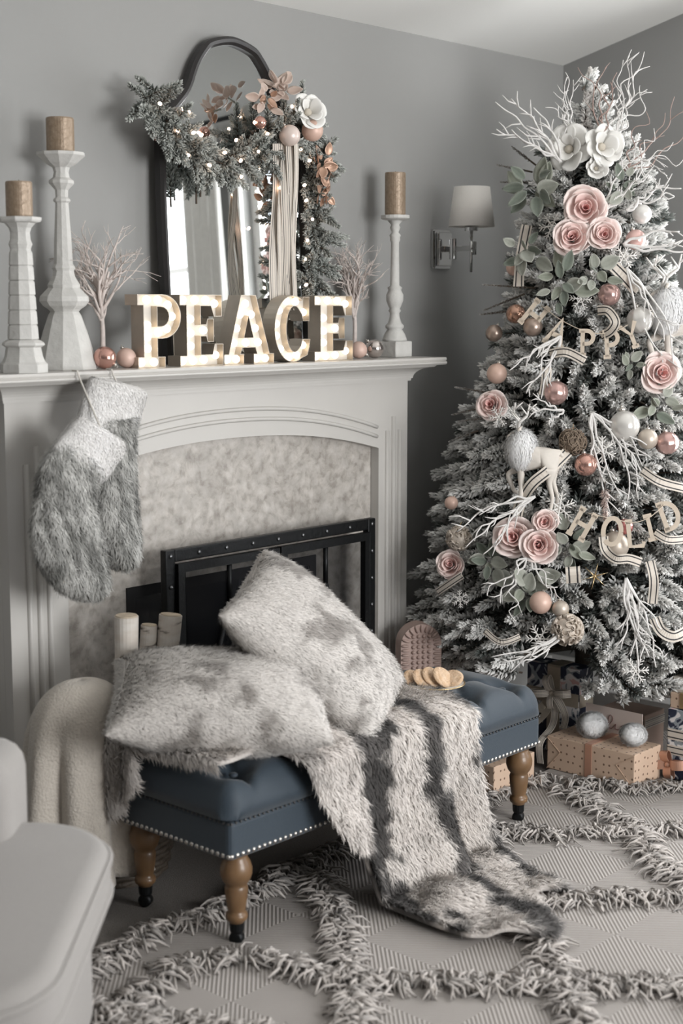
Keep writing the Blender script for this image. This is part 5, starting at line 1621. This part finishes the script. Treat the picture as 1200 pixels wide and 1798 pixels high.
# pink tinsel icicle
p = surf(1062, 890, .04); P = Vector(p)
t = thing('tinsel_icicle', 'pale pink tinsel icicle hanging above the letter O', 'ornament', p - np.array([0, 0, .05]))
V, F, Cc = sprig_np(.09, 160, .018, .0012, 77, (.55, .42, .38), (.75, .64, .6), a0=70, a1=40, flock=1, stem_r=.002)
me = np_mesh('tinsel', V, F, False, Cc); me.materials.append(mat('tinsel', (1, 1, 1), .35, metal=.4, attr=True)); inst('tinsel', me, t, frame(P + UZ * .055, (0, 0, -1)))
build('hook', MB().tube([P + UZ * .055, P + UZ * .07 - radial(p) * .01], .001, 5), M_gold, t)

# ---------------------------------------------------------------- snowflakes and star
M_flake = mat('glitter_white', (.78, .76, .73), .5, metal=.1)
def snowflake(px, py, rp, label, star=False):
    p = surf(px, py, .035); r = rp / ppm(p); f = face_of(p, .1); P = Vector(p)
    u = UZ - f * UZ.dot(f); u.normalize(); w_ = f.cross(u)
    t = thing('star_ornament' if star else 'snowflake', label, 'ornament', p, None if star else 'white snowflakes on the tree')
    for k in range(6):
        q = k * math.pi / 3 + px * .1
        d = u * math.cos(q) + w_ * math.sin(q); e_ = f.cross(d)
        m = MB()
        m.tube([P, P + d * r], [r * .07, r * .045 if not star else r * .01], 5)
        if not star:
            for s in (.45, .7):
                for g in (-1, 1): m.tube([P + d * r * s, P + d * r * (s + .26) + e_ * g * r * .26], r * .04, 5)
            m.tube([P + d * r * .34, P + (u * math.cos(q + 1.047) + w_ * math.sin(q + 1.047)) * r * .34], r * .04, 5)
        build('arm', m, M_gold if star else M_flake, t, smooth=True)
    build('hub', MB().sphere(P, r * .12, 8, 6), M_gold if star else M_flake, t, smooth=True)
for px, py, rp, lb in ((970, 397, 24, 'white snowflake left of the upper roses'), (1095, 450, 24, 'white snowflake under the pink pearl bauble'), (1020, 525, 20, 'white snowflake left of the ribbed rose bauble'), (876, 732, 19, 'white snowflake under the left rose'),
                       (1058, 790, 25, 'white snowflake right of the twine ball'), (983, 892, 28, 'white snowflake above the second letter H'), (948, 1122, 26, 'white snowflake left of the lace ball'), (1116, 1178, 24, 'white snowflake at the bottom right of the tree'), (808, 1052, 16, 'white snowflake beside the lower left ribbon'), (990, 820, 16, 'small white snowflake beside the deer')):
    snowflake(px, py, rp, lb)
snowflake(1045, 1012, 24, 'thin gold star under the second banner', True)

# ---------------------------------------------------------------- word banner letters
M_wood = mat('pale_birch_ply', (.62, .53, .43), .7, noise_amt=.12, noise_scale=40)
def strokes(ch):
    if ch == 'H': return [[(.12, 0), (.12, 1)], [(.62, 0), (.62, 1)], [(.12, .5), (.62, .5)], [(0, .0), (.24, .0)], [(.5, .0), (.74, .0)], [(0, 1), (.24, 1)], [(.5, 1), (.74, 1)]]
    if ch == 'A': return [[(.05, 0), (.36, 1), (.68, 0)], [(.17, .36), (.56, .36)], [(-.05, 0), (.16, 0)], [(.56, 0), (.8, 0)]]
    if ch == 'P': return [[(.15, 0), (.15, 1)], [(.0, 0), (.3, 0)], [(.0, 1), (.15, 1)] + arc(.32, .73, .27, .27, 90, -90, 8) + [(.15, .46)]]
    if ch == 'Y': return [[(.0, 1), (.33, .5), (.66, 1)], [(.33, .5), (.33, 0)], [(.18, 0), (.48, 0)]]
    if ch == 'O': return [arc(.34, .5, .32, .48, 0, 360, 20)]
    if ch == 'L': return [[(.12, 1), (.12, .04), (.62, .04), (.64, .2)], [(0, 1), (.28, 1)]]
    if ch == 'I': return [[(.2, 0), (.2, 1)], [(.02, 0), (.38, 0)], [(.02, 1), (.38, 1)]]
    if ch == 'D': return [[(.12, 0), (.12, 1)], [(.0, 1), (.25, 1)] + arc(.25, .5, .40, .48, 90, -90, 12) + [(.25, .02), (.0, .02)]]
def banner_letter(ch, px, py, hp, rot, label, grp):
    p = surf(px, py, .05); k = 1 / ppm(p); h = hp * k; P = Vector(p)
    f = face_of(p, .05, .75); u = UZ - f * UZ.dot(f); u.normalize(); x = u.cross(f)
    a = math.radians(rot)
    X = x * math.cos(a) + u * math.sin(a); Y = u * math.cos(a) - x * math.sin(a)
    m = MB()
    for s in strokes(ch):
        pts = [P + X * (q[0] - .35) * h + Y * (q[1] - .5) * h for q in s]
        m.ribbon(pts, h * .17, f.cross((pts[1] - pts[0]).normalized()) if len(s) == 2 else [f.cross((pts[min(i + 1, len(pts) - 1)] - pts[max(i - 1, 0)]).normalized()) for i in range(len(pts))], .004)
    BAN.append((m, label))
    return P + Y * h * .45
cord = []; BAN = []
for ch, px, py, hp, rot, lb in (('H', 938, 553, 46, -38, 'wooden banner letter H, first of the upper word'), ('A', 979, 582, 46, -22, 'wooden banner letter A in the upper word'), ('P', 1032, 602, 42, 0, 'wooden banner letter P, left of the two'), ('P', 1075, 604, 44, 4, 'wooden banner letter P, right of the two'), ('Y', 1110, 588, 42, 22, 'wooden banner letter Y ending the upper word')):
    cord.append(banner_letter(ch, px, py, hp, rot, lb, 'upper word banner'))
t = thing('word_banner', 'upper wooden letter banner strung across the tree', 'banner', cord[2], 'word banners on the tree')
build('cord', MB().tube(catmull(cord, 6), .0013, 5), M_wood, t, smooth=True)
for m, lb in BAN: build('letter', m, M_wood, t)['label'] = lb
cord = []; BAN = []
for ch, px, py, hp, rot, lb in (('H', 1022, 920, 48, -28, 'wooden banner letter H, first of the lower word'), ('O', 1076, 933, 48, -6, 'wooden banner letter O in the lower word'), ('L', 1116, 938, 46, 6, 'wooden banner letter L in the lower word'), ('I', 1148, 925, 42, 14, 'wooden banner letter I in the lower word'), ('D', 1176, 905, 48, 20, 'wooden banner letter D at the right edge')):
    cord.append(banner_letter(ch, px, py, hp, rot, lb, 'lower word banner'))
t = thing('word_banner', 'lower wooden letter banner strung across the tree', 'banner', cord[2], 'word banners on the tree')
build('cord', MB().tube(catmull(cord, 6), .0013, 5), M_wood, t, smooth=True)
for m, lb in BAN: build('letter', m, M_wood, t)['label'] = lb

# ---------------------------------------------------------------- striped ribbon on the tree
def ribbon_px(pts, wpx, label, twist=0.0):
    P = []
    for i, q in enumerate(pts):
        P.append(surf(q[0], q[1], .045 + (q[2] if len(q) > 2 else 0)))
    w_ = wpx / ppm(P[0])
    P = catmull(P, 6)
    wd = []
    for i in range(len(P)):
        t_ = Vector(P[min(i + 1, len(P) - 1)] - P[max(i - 1, 0)]).normalized()
        c_ = face_of(P[i], .0, .8)
        s = t_.cross(c_).normalized(); a = twist * math.sin(i / max(1, len(P) - 1) * math.pi * 2)
        wd.append(s * math.cos(a) + c_ * math.sin(a))
    tag(build('ribbon', MB().ribbon(P, w_, wd), M_stripe, uv=True), label, 'ribbon', 'striped ribbon on the tree')
for pts, w_, lb in (([(926, 395), (919, 430), (913, 470), (911, 503)], 19, 'striped ribbon hanging at the upper left of the tree'), ([(1066, 456), (1093, 482), (1120, 512)], 21, 'striped ribbon slanting right below the upper roses'),
        ([(1050, 545), (1068, 546, .03), (1081, 565, .05), (1072, 582, .03), (1056, 590)], 17, 'striped ribbon loop above the letters PP'), ([(966, 622), (995, 618, .02), (1028, 634)], 17, 'striped ribbon under the letter A'), ([(961, 645), (959, 670), (955, 694)], 17, 'short striped ribbon left of the swirled bauble'),
        ([(998, 793), (965, 825, .03), (935, 850, .03), (916, 880), (908, 905)], 20, 'striped ribbon across the legs of the deer'), ([(768, 1040), (788, 1026), (812, 1010)], 13, 'striped ribbon beside the lower left rose'), ([(1060, 942), (1064, 965), (1082, 981, .03), (1105, 981, .03), (1126, 988)], 17, 'striped ribbon swag under the letters OL'),
        ([(1142, 985), (1149, 1020), (1146, 1060)], 17, 'vertical striped ribbon at the lower right'), ([(1150, 1085), (1162, 1108, .04), (1185, 1118, .05), (1212, 1105, .03)], 20, 'striped ribbon loop at the lower right edge'), ([(1006, 995), (1008, 1024)], 26, 'short striped ribbon tail under the second H'),
        ([(852, 1108), (880, 1128, .02), (914, 1118)], 11, 'thin striped ribbon swag at the lower left'), ([(1128, 826), (1160, 846, .03), (1205, 858)], 17, 'striped ribbon right of the white twigs'), ([(1150, 935), (1175, 948, .03), (1212, 945)], 15, 'striped ribbon under the letter D'), ([(1118, 545), (1150, 552), (1180, 560)], 12, 'striped ribbon behind the clear bauble')):
    ribbon_px(pts, w_, lb, .25)

# ---------------------------------------------------------------- white twig sprays
M_wtwig = mat('flocked_white_twig', (.76, .74, .72), .85, noise_amt=.15, noise_scale=80)
M_ptwig = mat('brown_curly_twig', (.34, .25, .22), .8)
def twig_spray(start, ends, label, r=.0045, curl=.012, kids=3, mt=None, off=.05, seed=0, name='twig_spray'):
    rn = random.Random(seed + start[0])
    p = Vector(surf(*start, off)); k = 1 / ppm(p)
    t = thing(name, label, 'twigs', p, 'white twig sprays on the tree')
    for e_ in ends:
        dv = Vector(RGT) * (e_[0] - start[0]) * k - Vector(UPV) * (e_[1] - start[1]) * k - Vector(FWD) * (e_[2] if len(e_) > 2 else .03)
        m = MB(); pts = []; n = 7
        side = dv.cross(Vector(FWD)).normalized()
        bow = rn.uniform(-.12, .12) * dv.length
        for i in range(n + 1):
            s = i / n
            pts.append(p + dv * s + side * (bow * math.sin(s * math.pi) + curl * rn.uniform(-1, 1) * (s > 0)) + Vector(FWD) * rn.uniform(-.01, .01) * s)
        pts = [Vector(q) for q in catmull(pts, 3)]
        m.tube(pts, [r * (1 - .6 * i / len(pts)) for i in range(len(pts))], 6)
        for j in range(kids):
            i = rn.randrange(len(pts) // 3, len(pts) - 2)
            d = (dv.normalized() + side * rn.choice((-1, 1)) * rn.uniform(.5, .9) + Vector(FWD) * rn.uniform(-.4, .2)).normalized()
            l_ = dv.length * rn.uniform(.14, .28)
            q1 = pts[i] + d * l_ * .5 + side * rn.uniform(-1, 1) * l_ * .12
            m.tube([pts[i], q1, pts[i] + d * l_ + UZ * rn.uniform(-.3, .3) * l_], [r * .6, r * .5, r * .25], 5)
        build('stem', m, mt or M_wtwig, t, smooth=True)
twig_spray((985, 285), [(865, 188), (895, 178), (915, 200), (870, 232), (935, 195), (895, 235)], 'white twig spray fanning out left of the tree top', .0045, .010, 4)
twig_spray((1080, 240), [(1130, 96), (1105, 92), (1138, 120), (1085, 110), (1100, 150), (1135, 165)], 'white curly twigs rising right of the tree top', .0028, .02, 3)
twig_spray((1000, 240), [(985, 140), (970, 165), (1000, 130), (1015, 145), (960, 190)], 'white curly twigs rising left of the tree top', .0028, .018, 3)
twig_spray((1055, 235), [(1075, 130), (1060, 120), (1010, 125), (1068, 150)], 'brown curly twigs around the tree top', .0028, .018, 1, M_ptwig)
twig_spray((1095, 300), [(1190, 180), (1175, 210), (1140, 205), (1210, 215)], 'brown curly twigs reaching right near the top', .0026, .022, 1, M_ptwig)
twig_spray((1085, 290), [(1180, 260), (1170, 300), (1200, 290), (1150, 235), (1165, 325)], 'white curly twigs reaching right near the top', .0026, .022, 3)
twig_spray((1050, 380), [(1125, 300), (1118, 318), (1100, 290), (1135, 310)], 'white twig spray right of the top rose', .004, .008, 3)
twig_spray((1100, 370), [(1190, 332), (1180, 345), (1150, 330)], 'knobbly white twig reaching right above the pearl bauble', .0045, .014, 2)
twig_spray((1095, 430), [(1205, 425), (1190, 410), (1215, 440)], 'white twig spray reaching right of the pearl bauble', .0048, .007, 2)
twig_spray((1100, 470), [(1180, 640), (1165, 600), (1145, 560), (1190, 650)], 'long white twigs trailing down past the letter Y', .004, .007, 2)
twig_spray((985, 590), [(895, 655), (920, 690), (905, 640), (940, 670), (945, 700)], 'white twig spray left of the letter A', .0042, .007, 3)
twig_spray((1040, 725), [(1070, 900), (1085, 870), (1100, 880), (1125, 830), (1140, 800), (1120, 860), (1060, 850), (1135, 780)], 'large white twig spray falling right of the deer', .0042, .008, 3)
twig_spray((940, 872), [(815, 960), (830, 935), (850, 975), (870, 960), (800, 930), (840, 905)], 'white twig spray falling left above the lower roses', .0042, .007, 3)
twig_spray((925, 980), [(850, 1040), (880, 1060), (905, 1090), (970, 1035), (990, 1050)], 'curly white twigs around the lower leaf spray', .0035, .018, 2)
twig_spray((1100, 1015), [(1105, 1150), (1115, 1180), (1140, 1150), (1090, 1140), (1165, 1110), (1125, 1130), (1150, 1170)], 'white twig spray hanging at the lower right', .0045, .007, 3)
twig_spray((1000, 1110), [(880, 1165), (895, 1180), (860, 1150), (920, 1160)], 'white twig spray at the bottom left of the lace ball', .0042, .006, 3)
twig_spray((990, 720), [(925, 715), (935, 690), (960, 745)], 'short white twigs above the deer', .0038, .007, 3)

# ---------------------------------------------------------------- deer ornaments
M_deer = mat('cream_deer', (.72, .67, .61), .65, noise_amt=.08, noise_scale=30)
def deer(px, py, k_px, label, off=.075):
    """side-on deer facing left; offsets below are photo pixels of the near deer"""
    p = surf(px, py, off); k = k_px / ppm(p); P = Vector(p)
    out = face_of(p, 0, .7); x = Vector((-out.y, out.x, 0)).normalized()
    if x.dot(Vector(RGT)) < 0: x = -x
    def L_(dx, dy, dz=0): return P + x * dx * k - UZ * dy * k + Vector((out.x, out.y, 0)).normalized() * dz * k
    pts = [(35, 5, 0, 20), (18, 4, 0, 21), (-2, 8, 0, 22), (-14, 4, 0, 21), (-20, -12, 0, 14), (-22, -26, 0, 11), (-26, -36, 0, 11), (-36, -31, 0, 7), (-43, -28, 0, 4.5),      # rump .. muzzle
           (-16, 28, 8, 8), (-15, 60, 9, 5), (-17, 92, 9, 4), (-20, 102, 9, 5),     # near front leg
           (-22, 26, -8, 8), (-42, 36, -8, 5.5), (-30, 66, -8, 4), (-22, 70, -8, 4),  # raised front leg
           (38, 26, 9, 11), (33, 48, 9, 6), (40, 74, 9, 4), (36, 104, 9, 4),          # hind legs
           (40, 26, -9, 11), (38, 48, -9, 6), (47, 74, -9, 4), (45, 104, -9, 4),
           (50, -6, 0, 5), (56, 4, 0, 3)]
    ed = [(0, 1), (1, 2), (2, 3), (3, 4), (4, 5), (5, 6), (6, 7), (7, 8), (3, 9), (9, 10), (10, 11), (11, 12), (3, 13), (13, 14), (14, 15), (15, 16), (0, 17), (17, 18), (18, 19), (19, 20), (0, 21), (21, 22), (22, 23), (23, 24), (0, 25), (25, 26)]
    t = thing('deer_ornament', label, 'ornament', L_(0, 104), 'white deer on the tree')
    me = bpy.data.meshes.new('body'); org = Vector(W[t.name])
    me.from_pydata([L_(*q[:3]) - org for q in pts], ed, [])
    o = place('body', me, M_deer, t, org)
    sk = o.modifiers.new('skin', 'SKIN'); sk.use_smooth_shade = True
    for v, q in zip(me.skin_vertices[0].data, pts): v.radius = (q[3] * k * .92,) * 2; v.use_root = False
    me.skin_vertices[0].data[2].use_root = True
    sb = o.modifiers.new('sub', 'SUBSURF'); sb.levels = 2; sb.render_levels = 2
    for g in (-1, 1):
        m = MB()
        a0 = L_(-24, -44, 5 * g)
        def q(dx, dy, dz): return L_(-24 + dx, -44 + dy, 5 * g + dz * g)
        m.tube([a0, q(4, -14, 4), q(14 * g + 4, -26, 10), q(14 * g + 8, -46, 10)], [2.4 * k, 2.2 * k, 1.9 * k, 1.0 * k], 6)
        for b0, b1 in (((4, -14, 4), (-10, -30, 6)), ((14 * g + 4, -26, 10), (14 * g - 8, -42, 12)), ((14 * g + 6, -34, 10), (14 * g + 20, -46, 12)), ((4, -12, 4), (16, -22, 4))):
            m.tube([q(*b0), q(*b1)], [1.8 * k, .9 * k], 6)
        build('antler', m, M_flake, t, smooth=True)
        build('ear', MB().sphere(L_(-20, -44, 9 * g), 6 * k, 10, 8, (.5, .5, 1), axis=(0.6, 0, .6)), M_deer, t, smooth=True)
        build('eye', MB().sphere(L_(-31, -36, 8.2 * g), 1.5 * k, 8, 6), M_soot, t)
    # fluffy ruff round the chest and neck
    c = L_(-17, -8, 0)
    m = MB().sphere(c, 28 * k, 20, 14, (1, .9, 1.25))
    furry('fur_ruff', m, t, 9000, 9 * k, .0012, (-.3, -.3, -.9), cream_fur(3, (.86, .85, .83), (.92, .91, .89)), flip_for(m), gain=1.25)
    return t
deer(933, 798, 1.0, 'white deer ornament with fur ruff in the middle of the tree')
deer(1192, 556, 1.2, 'white deer ornament with antlers at the right edge of the tree', .045)
# ================================================================ presents
def uvdots(name, base, dot, scale, size):
    if name in MATS: return MATS[name]
    m = bpy.data.materials.new(name); m.use_nodes = True
    N = m.node_tree.nodes; L = m.node_tree.links; b = N['Principled BSDF']; b.inputs['Roughness'].default_value = .35
    uv = N.new('ShaderNodeUVMap'); v = N.new('ShaderNodeTexVoronoi'); v.voronoi_dimensions = '2D'; v.inputs['Scale'].default_value = scale; v.inputs['Randomness'].default_value = .35
    r = N.new('ShaderNodeValToRGB'); r.color_ramp.interpolation = 'CONSTANT'; e = r.color_ramp.elements
    e[0].position = 0; e[0].color = (*dot, 1); e[1].position = size; e[1].color = (*base, 1)
    L.new(uv.outputs[0], v.inputs['Vector']); L.new(v.outputs['Distance'], r.inputs[0]); L.new(r.outputs[0], b.inputs['Base Color'])
    MATS[name] = m; return m
M_kraft = uvdots('dotted_kraft_paper', (.66, .49, .37), (.20, .12, .08), 38, .13)
M_floral = bpy.data.materials.new('navy_floral_paper'); M_floral.use_nodes = True
N = M_floral.node_tree.nodes; L = M_floral.node_tree.links; b = N['Principled BSDF']; b.inputs['Roughness'].default_value = .5
uv = N.new('ShaderNodeUVMap'); nz = N.new('ShaderNodeTexNoise'); nz.inputs['Scale'].default_value = 16; nz.inputs['Detail'].default_value = 2; nz.inputs['Distortion'].default_value = 1.2
n2 = N.new('ShaderNodeTexNoise'); n2.inputs['Scale'].default_value = 11; n2.inputs['Detail'].default_value = 1
L.new(uv.outputs[0], nz.inputs['Vector']); L.new(uv.outputs[0], n2.inputs['Vector'])
r = N.new('ShaderNodeValToRGB'); r.color_ramp.interpolation = 'CONSTANT'; e = r.color_ramp.elements
e[0].position = 0; e[0].color = (.02, .026, .055, 1); e[1].position = .50; e[1].color = (.30, .33, .36, 1); k = e.new(.54); k.color = (.78, .75, .75, 1); k = e.new(.64); k.color = (.72, .47, .46, 1); k = e.new(.69); k.color = (.8, .78, .76, 1)
L.new(nz.outputs['Fac'], r.inputs[0]); L.new(r.outputs[0], b.inputs['Base Color'])
M_champr = mat('champagne_ribbon', (.48, .42, .34), .35, metal=.35, noise_amt=.1, noise_scale=60)
M_coprib = mat('copper_ribbon', (.56, .32, .23), .35, metal=.4)
M_blushp = mat('blush_paper', (.62, .46, .38), .6)
def gift(lo, hi, mt, label, band=None, z0=.0, grp='wrapped presents under the tree', name='gift_box'):
    lo = np.array(lo, float); hi = np.array(hi, float)
    t = thing(name, label, 'present', ((lo[0] + hi[0]) / 2, (lo[1] + hi[1]) / 2, lo[2]), grp)
    build('wrapped_box', MB().b2(lo, hi), mt, t, uv=True, bevel=.003)
    return t
def wrap_band(t, lo, hi, axis, c, w_, mt, uvm=False):
    """ribbon round the box: axis 'y' = band lies at y=c (runs over x), 'z' = horizontal band at z=c, 'x' = at x=c"""
    e = .0012
    lo = np.array(lo) - e; hi = np.array(hi) + e
    if axis == 'y': P = [(lo[0], c, lo[2] + e + .001), (lo[0], c, hi[2]), (hi[0], c, hi[2]), (hi[0], c, lo[2] + e + .001)]; wd = (0, 1, 0)
    elif axis == 'x': P = [(c, lo[1], lo[2] + e + .001), (c, lo[1], hi[2]), (c, hi[1], hi[2]), (c, hi[1], lo[2] + e + .001)]; wd = (1, 0, 0)
    else: P = [(lo[0], lo[1], c), (lo[0], hi[1], c), (hi[0], hi[1], c), (hi[0], lo[1], c), (lo[0], lo[1], c)]; wd = (0, 0, 1)
    Q = []
    for a, b_ in zip(P, P[1:]):
        a, b_ = np.array(a), np.array(b_)
        Q += [a + (b_ - a) * s for s in (.02, .5, .98)]
    build('ribbon_band', MB().ribbon(Q, w_, wd, .0015), mt, t, uv=True)
def bow(t, c, u, v, n_, r, w_, mt, tails=(), loops=4):
    """loops spread in the plane u, v around c, facing n_"""
    c, u, v, n_ = Vector(c), Vector(u).normalized(), Vector(v).normalized(), Vector(n_).normalized()
    for k in range(loops):
        a = 2 * math.pi * (k + .12) / loops
        d = u * math.cos(a) + v * math.sin(a) * .75
        s = n_.cross(d)
        pts = [c + d * r * q * 1.0 + n_ * h * r for q, h in ((0, .05), (.35, .32), (.8, .38), (1.05, .16), (.85, .03), (.4, .02), (0, .02))]
        build('bow_loop', MB().ribbon(catmull(pts, 4), w_, s), mt, t, uv=True)
    for tl in tails:
        build('ribbon_tail', MB().ribbon(catmull(tl, 6), w_, u), mt, t, uv=True)
    build('knot', MB().sphere(c + n_ * .006, w_ * .38, 10, 8), mt, t, smooth=True)
# dotted kraft box at the front
lo, hi = (3.82, -.97, .010), (3.975, -.65, .118)
t = gift(lo, hi, M_kraft, 'dotted kraft paper present with copper ribbon in front of the tree')
wrap_band(t, lo, hi, 'y', -.805, .024, M_coprib)
for (y0, z0), (y1, z1) in (((-.97, .01), (-.905, .075)), ((-.97, .112), (-.905, .075)), ((-.65, .01), (-.70, .07)), ((-.65, .112), (-.70, .07))):
    build('paper_fold', MB().ribbon([(3.8188, y0, z0), (3.8188, y1, z1)], .002, (0, .7, -.7)), mat('fold_highlight', (.66, .48, .36), .4), t)
# tall navy floral box
lo, hi = (3.985, -.66, .006), (4.065, -.452, .30)
t = gift(lo, hi, M_floral, 'tall navy floral present with champagne ribbon and striped bow')
wrap_band(t, lo, hi, 'y', -.56, .05, M_champr); wrap_band(t, lo, hi, 'z', .195, .045, M_champr)
kc = Vector((3.979, -.56, .21)); nx = Vector((-1, 0, 0)); yy_ = Vector((0, -1, 0))
bow(t, kc, yy_, UZ, nx, .075, .024, M_stripe2, tails=[[kc, kc + Vector((-.03, -.03, -.05)), kc + Vector((-.09, -.06, -.085)), kc + Vector((-.185, -.08, -.115)), kc + Vector((-.187, -.085, -.18))],
                                                       [kc, kc + Vector((-.03, -.055, -.03)), kc + Vector((-.05, -.085, -.06)), kc + Vector((-.07, -.09, -.09))]], loops=4)
build('ribbon_tail', MB().ribbon(catmull([kc, kc + Vector((-.04, .03, -.06)), kc + Vector((-.13, .05, -.1)), kc + Vector((-.22, .07, -.19))], 6), .028, yy_), M_champr, t, uv=True)
build('ribbon_tail', MB().ribbon(catmull([kc, kc + Vector((-.04, -.0, -.06)), kc + Vector((-.14, -.015, -.085)), kc + Vector((-.182, -.02, -.12)), kc + Vector((-.183, -.025, -.185))], 6), .03, yy_), M_champr, t, uv=True)
# small blush box behind
lo, hi = (4.075, -.85, .006), (4.2, -.68, .165)
t = gift(lo, hi, M_blushp, 'small blush present with striped ribbon behind the kraft one')
wrap_band(t, lo, hi, 'z', .135, .03, M_stripe2)
# kraft box beyond the bench end
lo, hi = (3.47, -.70, .006), (3.68, -.555, .105)
t = gift(lo, hi, M_kraft, 'dotted kraft paper present half hidden behind the bench leg')
# right stack
lo, hi = (3.985, -1.22, .012), (4.22, -.985, .235)
t = gift(lo, hi, M_floral, 'navy floral present with striped ribbon at the right edge')
wrap_band(t, lo, hi, 'z', .155, .035, M_stripe); wrap_band(t, lo, hi, 'z', .105, .03, M_stripe)
bow(t, (3.978, -1.0, .06), (0, -1, 0), UZ, (-1, .2, 0), .055, .03, M_coprib, loops=4)
lo, hi = (3.995, -1.2, .236), (4.2, -.985, .285)
t = gift(lo, hi, M_kraft, 'flat kraft present on top of the floral one at the right edge')
wrap_band(t, lo, hi, 'y', -1.03, .02, M_gold)
lo, hi = (4.0, -1.18, .286), (4.19, -.99, .335)
t = gift(lo, hi, mat('cream_paper', (.62, .58, .52), .6), 'flat cream present on the kraft one at the right edge')
wrap_band(t, lo, hi, 'y', -1.04, .02, M_champr)
# embossed pink canisters
M_pinkem = mat('embossed_pink_ceramic', (.47, .345, .305), .5, noise_amt=.12, noise_scale=30)
def arch_ornament(c, w_, h, label, facing):
    c = Vector(c); n_ = Vector(facing).normalized(); x = Vector((-n_.y, n_.x, 0)).normalized()
    t = thing('embossed_arch', label, 'ornament', c, 'embossed pink ornaments')
    R_ = w_ / 2; zc = h - R_
    out = [(-R_, 0)] + arc(0, zc, R_, R_, 180, 0, 24) + [(R_, 0)]
    build('body', MB().prism([out], c, x, (0, 0, 1), n_, -.03, .03), M_pinkem, t, bevel=.006)
    def petal(a, z, ang, ln_, wd):
        p = c + x * a + UZ * z + n_ * .031
        d = x * math.cos(ang) + UZ * math.sin(ang)
        m = MB().sphere((0, 0, 0), 1, 10, 8)
        M = frame(p + d * ln_ * .5, n_, d, (wd, ln_ * .5, .008))
        m.V = [tuple(M @ Vector(v)) for v in m.V]
        build('petal_relief', m, M_pinkem, t, smooth=True)
    for ring, (r0, ln_, n) in enumerate(((.60, .40, 11),)):
        for k in range(n):
            a = math.pi * k / (n - 1)
            petal(R_ * r0 * math.cos(a), zc + R_ * r0 * math.sin(a), a, R_ * ln_, R_ * .075)
    for k in range(9):
        z = zc - R_ * .22 * (k + 1)
        if z < .02: break
        for s in (-1, 1): petal(s * R_ * .58, z, 0 if s > 0 else math.pi, R_ * .4, R_ * .075)
    for j in range(9):
        for i in range(4):
            a = (-.39 + .26 * i) * R_; z = zc + R_ * .42 - j * R_ * .25
            if z < .02 or (z > zc and math.hypot(a, z - zc) > R_ * .58): continue
            petal(a, z - R_ * .1, math.pi / 2, R_ * .2, R_ * .10)
p = at(735, 1165, Y=-.30)
arch_ornament((p[0], -.30, .0), .135, .468, 'pink embossed arched ornament standing between the fireplace and the tree', (-.55, -.83, 0))
arch_ornament((4.06, -1.06, .336), .12, .20, 'pink embossed arched ornament on the present stack at the right edge', (-.8, -.6, 0))
# feather puffs and a script tag on the kraft present
def puff(px, py, rp, y, label, sx=1.0):
    p = at(px, py, X=3.9); r = rp / ppm(p)
    p[2] = max(p[2], .119 + r * .75)
    m = MB().sphere(p, r * .9, 16, 12, (sx, sx, .8))
    t = thing('feather_puff', label, 'feather puff', (p[0], p[1], .119), 'white feather puffs')
    furry('down', m, t, 9000, r * .3, .0010, (-.4, -.6, .7), cream_fur(8, (.90, .89, .87), (.93, .92, .90)), flip_for(m), subname='feathers', gain=1.2)
puff(1040, 1300, 27, 0, 'white feather puff on the kraft present, left one')
puff(1112, 1290, 24, 0, 'white feather puff on the kraft present, right one')
c0 = at(1022, 1300, X=3.985); cz = .119
t = thing('script_card', 'pale card with looping handwritten script standing behind the feather puffs', 'card', (3.99, -.77, .1185))
build('card', MB().b2((3.9775, -.90, .006), (3.980, -.69, .20)), mat('pale_card', (.62, .52, .47), .7), t)
def script_pts():
    # cursive word: b e l i e v e as one looping line in (s, h)
    P = [(0, .05)]
    def loop(x, top, w_): return [(x + w_ * .9, top * .55), (x + w_ * 1.0, top * .92), (x + w_ * .62, top), (x + w_ * .45, top * .6), (x + w_ * .5, top * .1), (x + w_ * .9, 0)]
    x = 0
    for ch in 'believe':
        if ch == 'b': P += loop(x, 1.0, .5) + [(x + .75, .12), (x + .72, .38), (x + .5, .38)]; x += .72
        elif ch == 'l': P += loop(x, 1.0, .5); x += .5
        elif ch == 'e': P += loop(x, .42, .5); x += .46
        elif ch == 'i': P += [(x + .22, .4), (x + .2, .08), (x + .4, 0)]; x += .36
        else: P += [(x + .1, .4), (x + .28, .0), (x + .45, .42), (x + .55, .3)]; x += .5
    return P, x
sp_, L0 = script_pts()
pts = catmull([(3.9765, -.70 - .19 * q[0] / L0, .133 + .042 * q[1]) for q in sp_], 4)
build('script_line', MB().tube(pts, .0011, 5), mat('dark_rose_ink', (.20, .10, .09), .6), t)
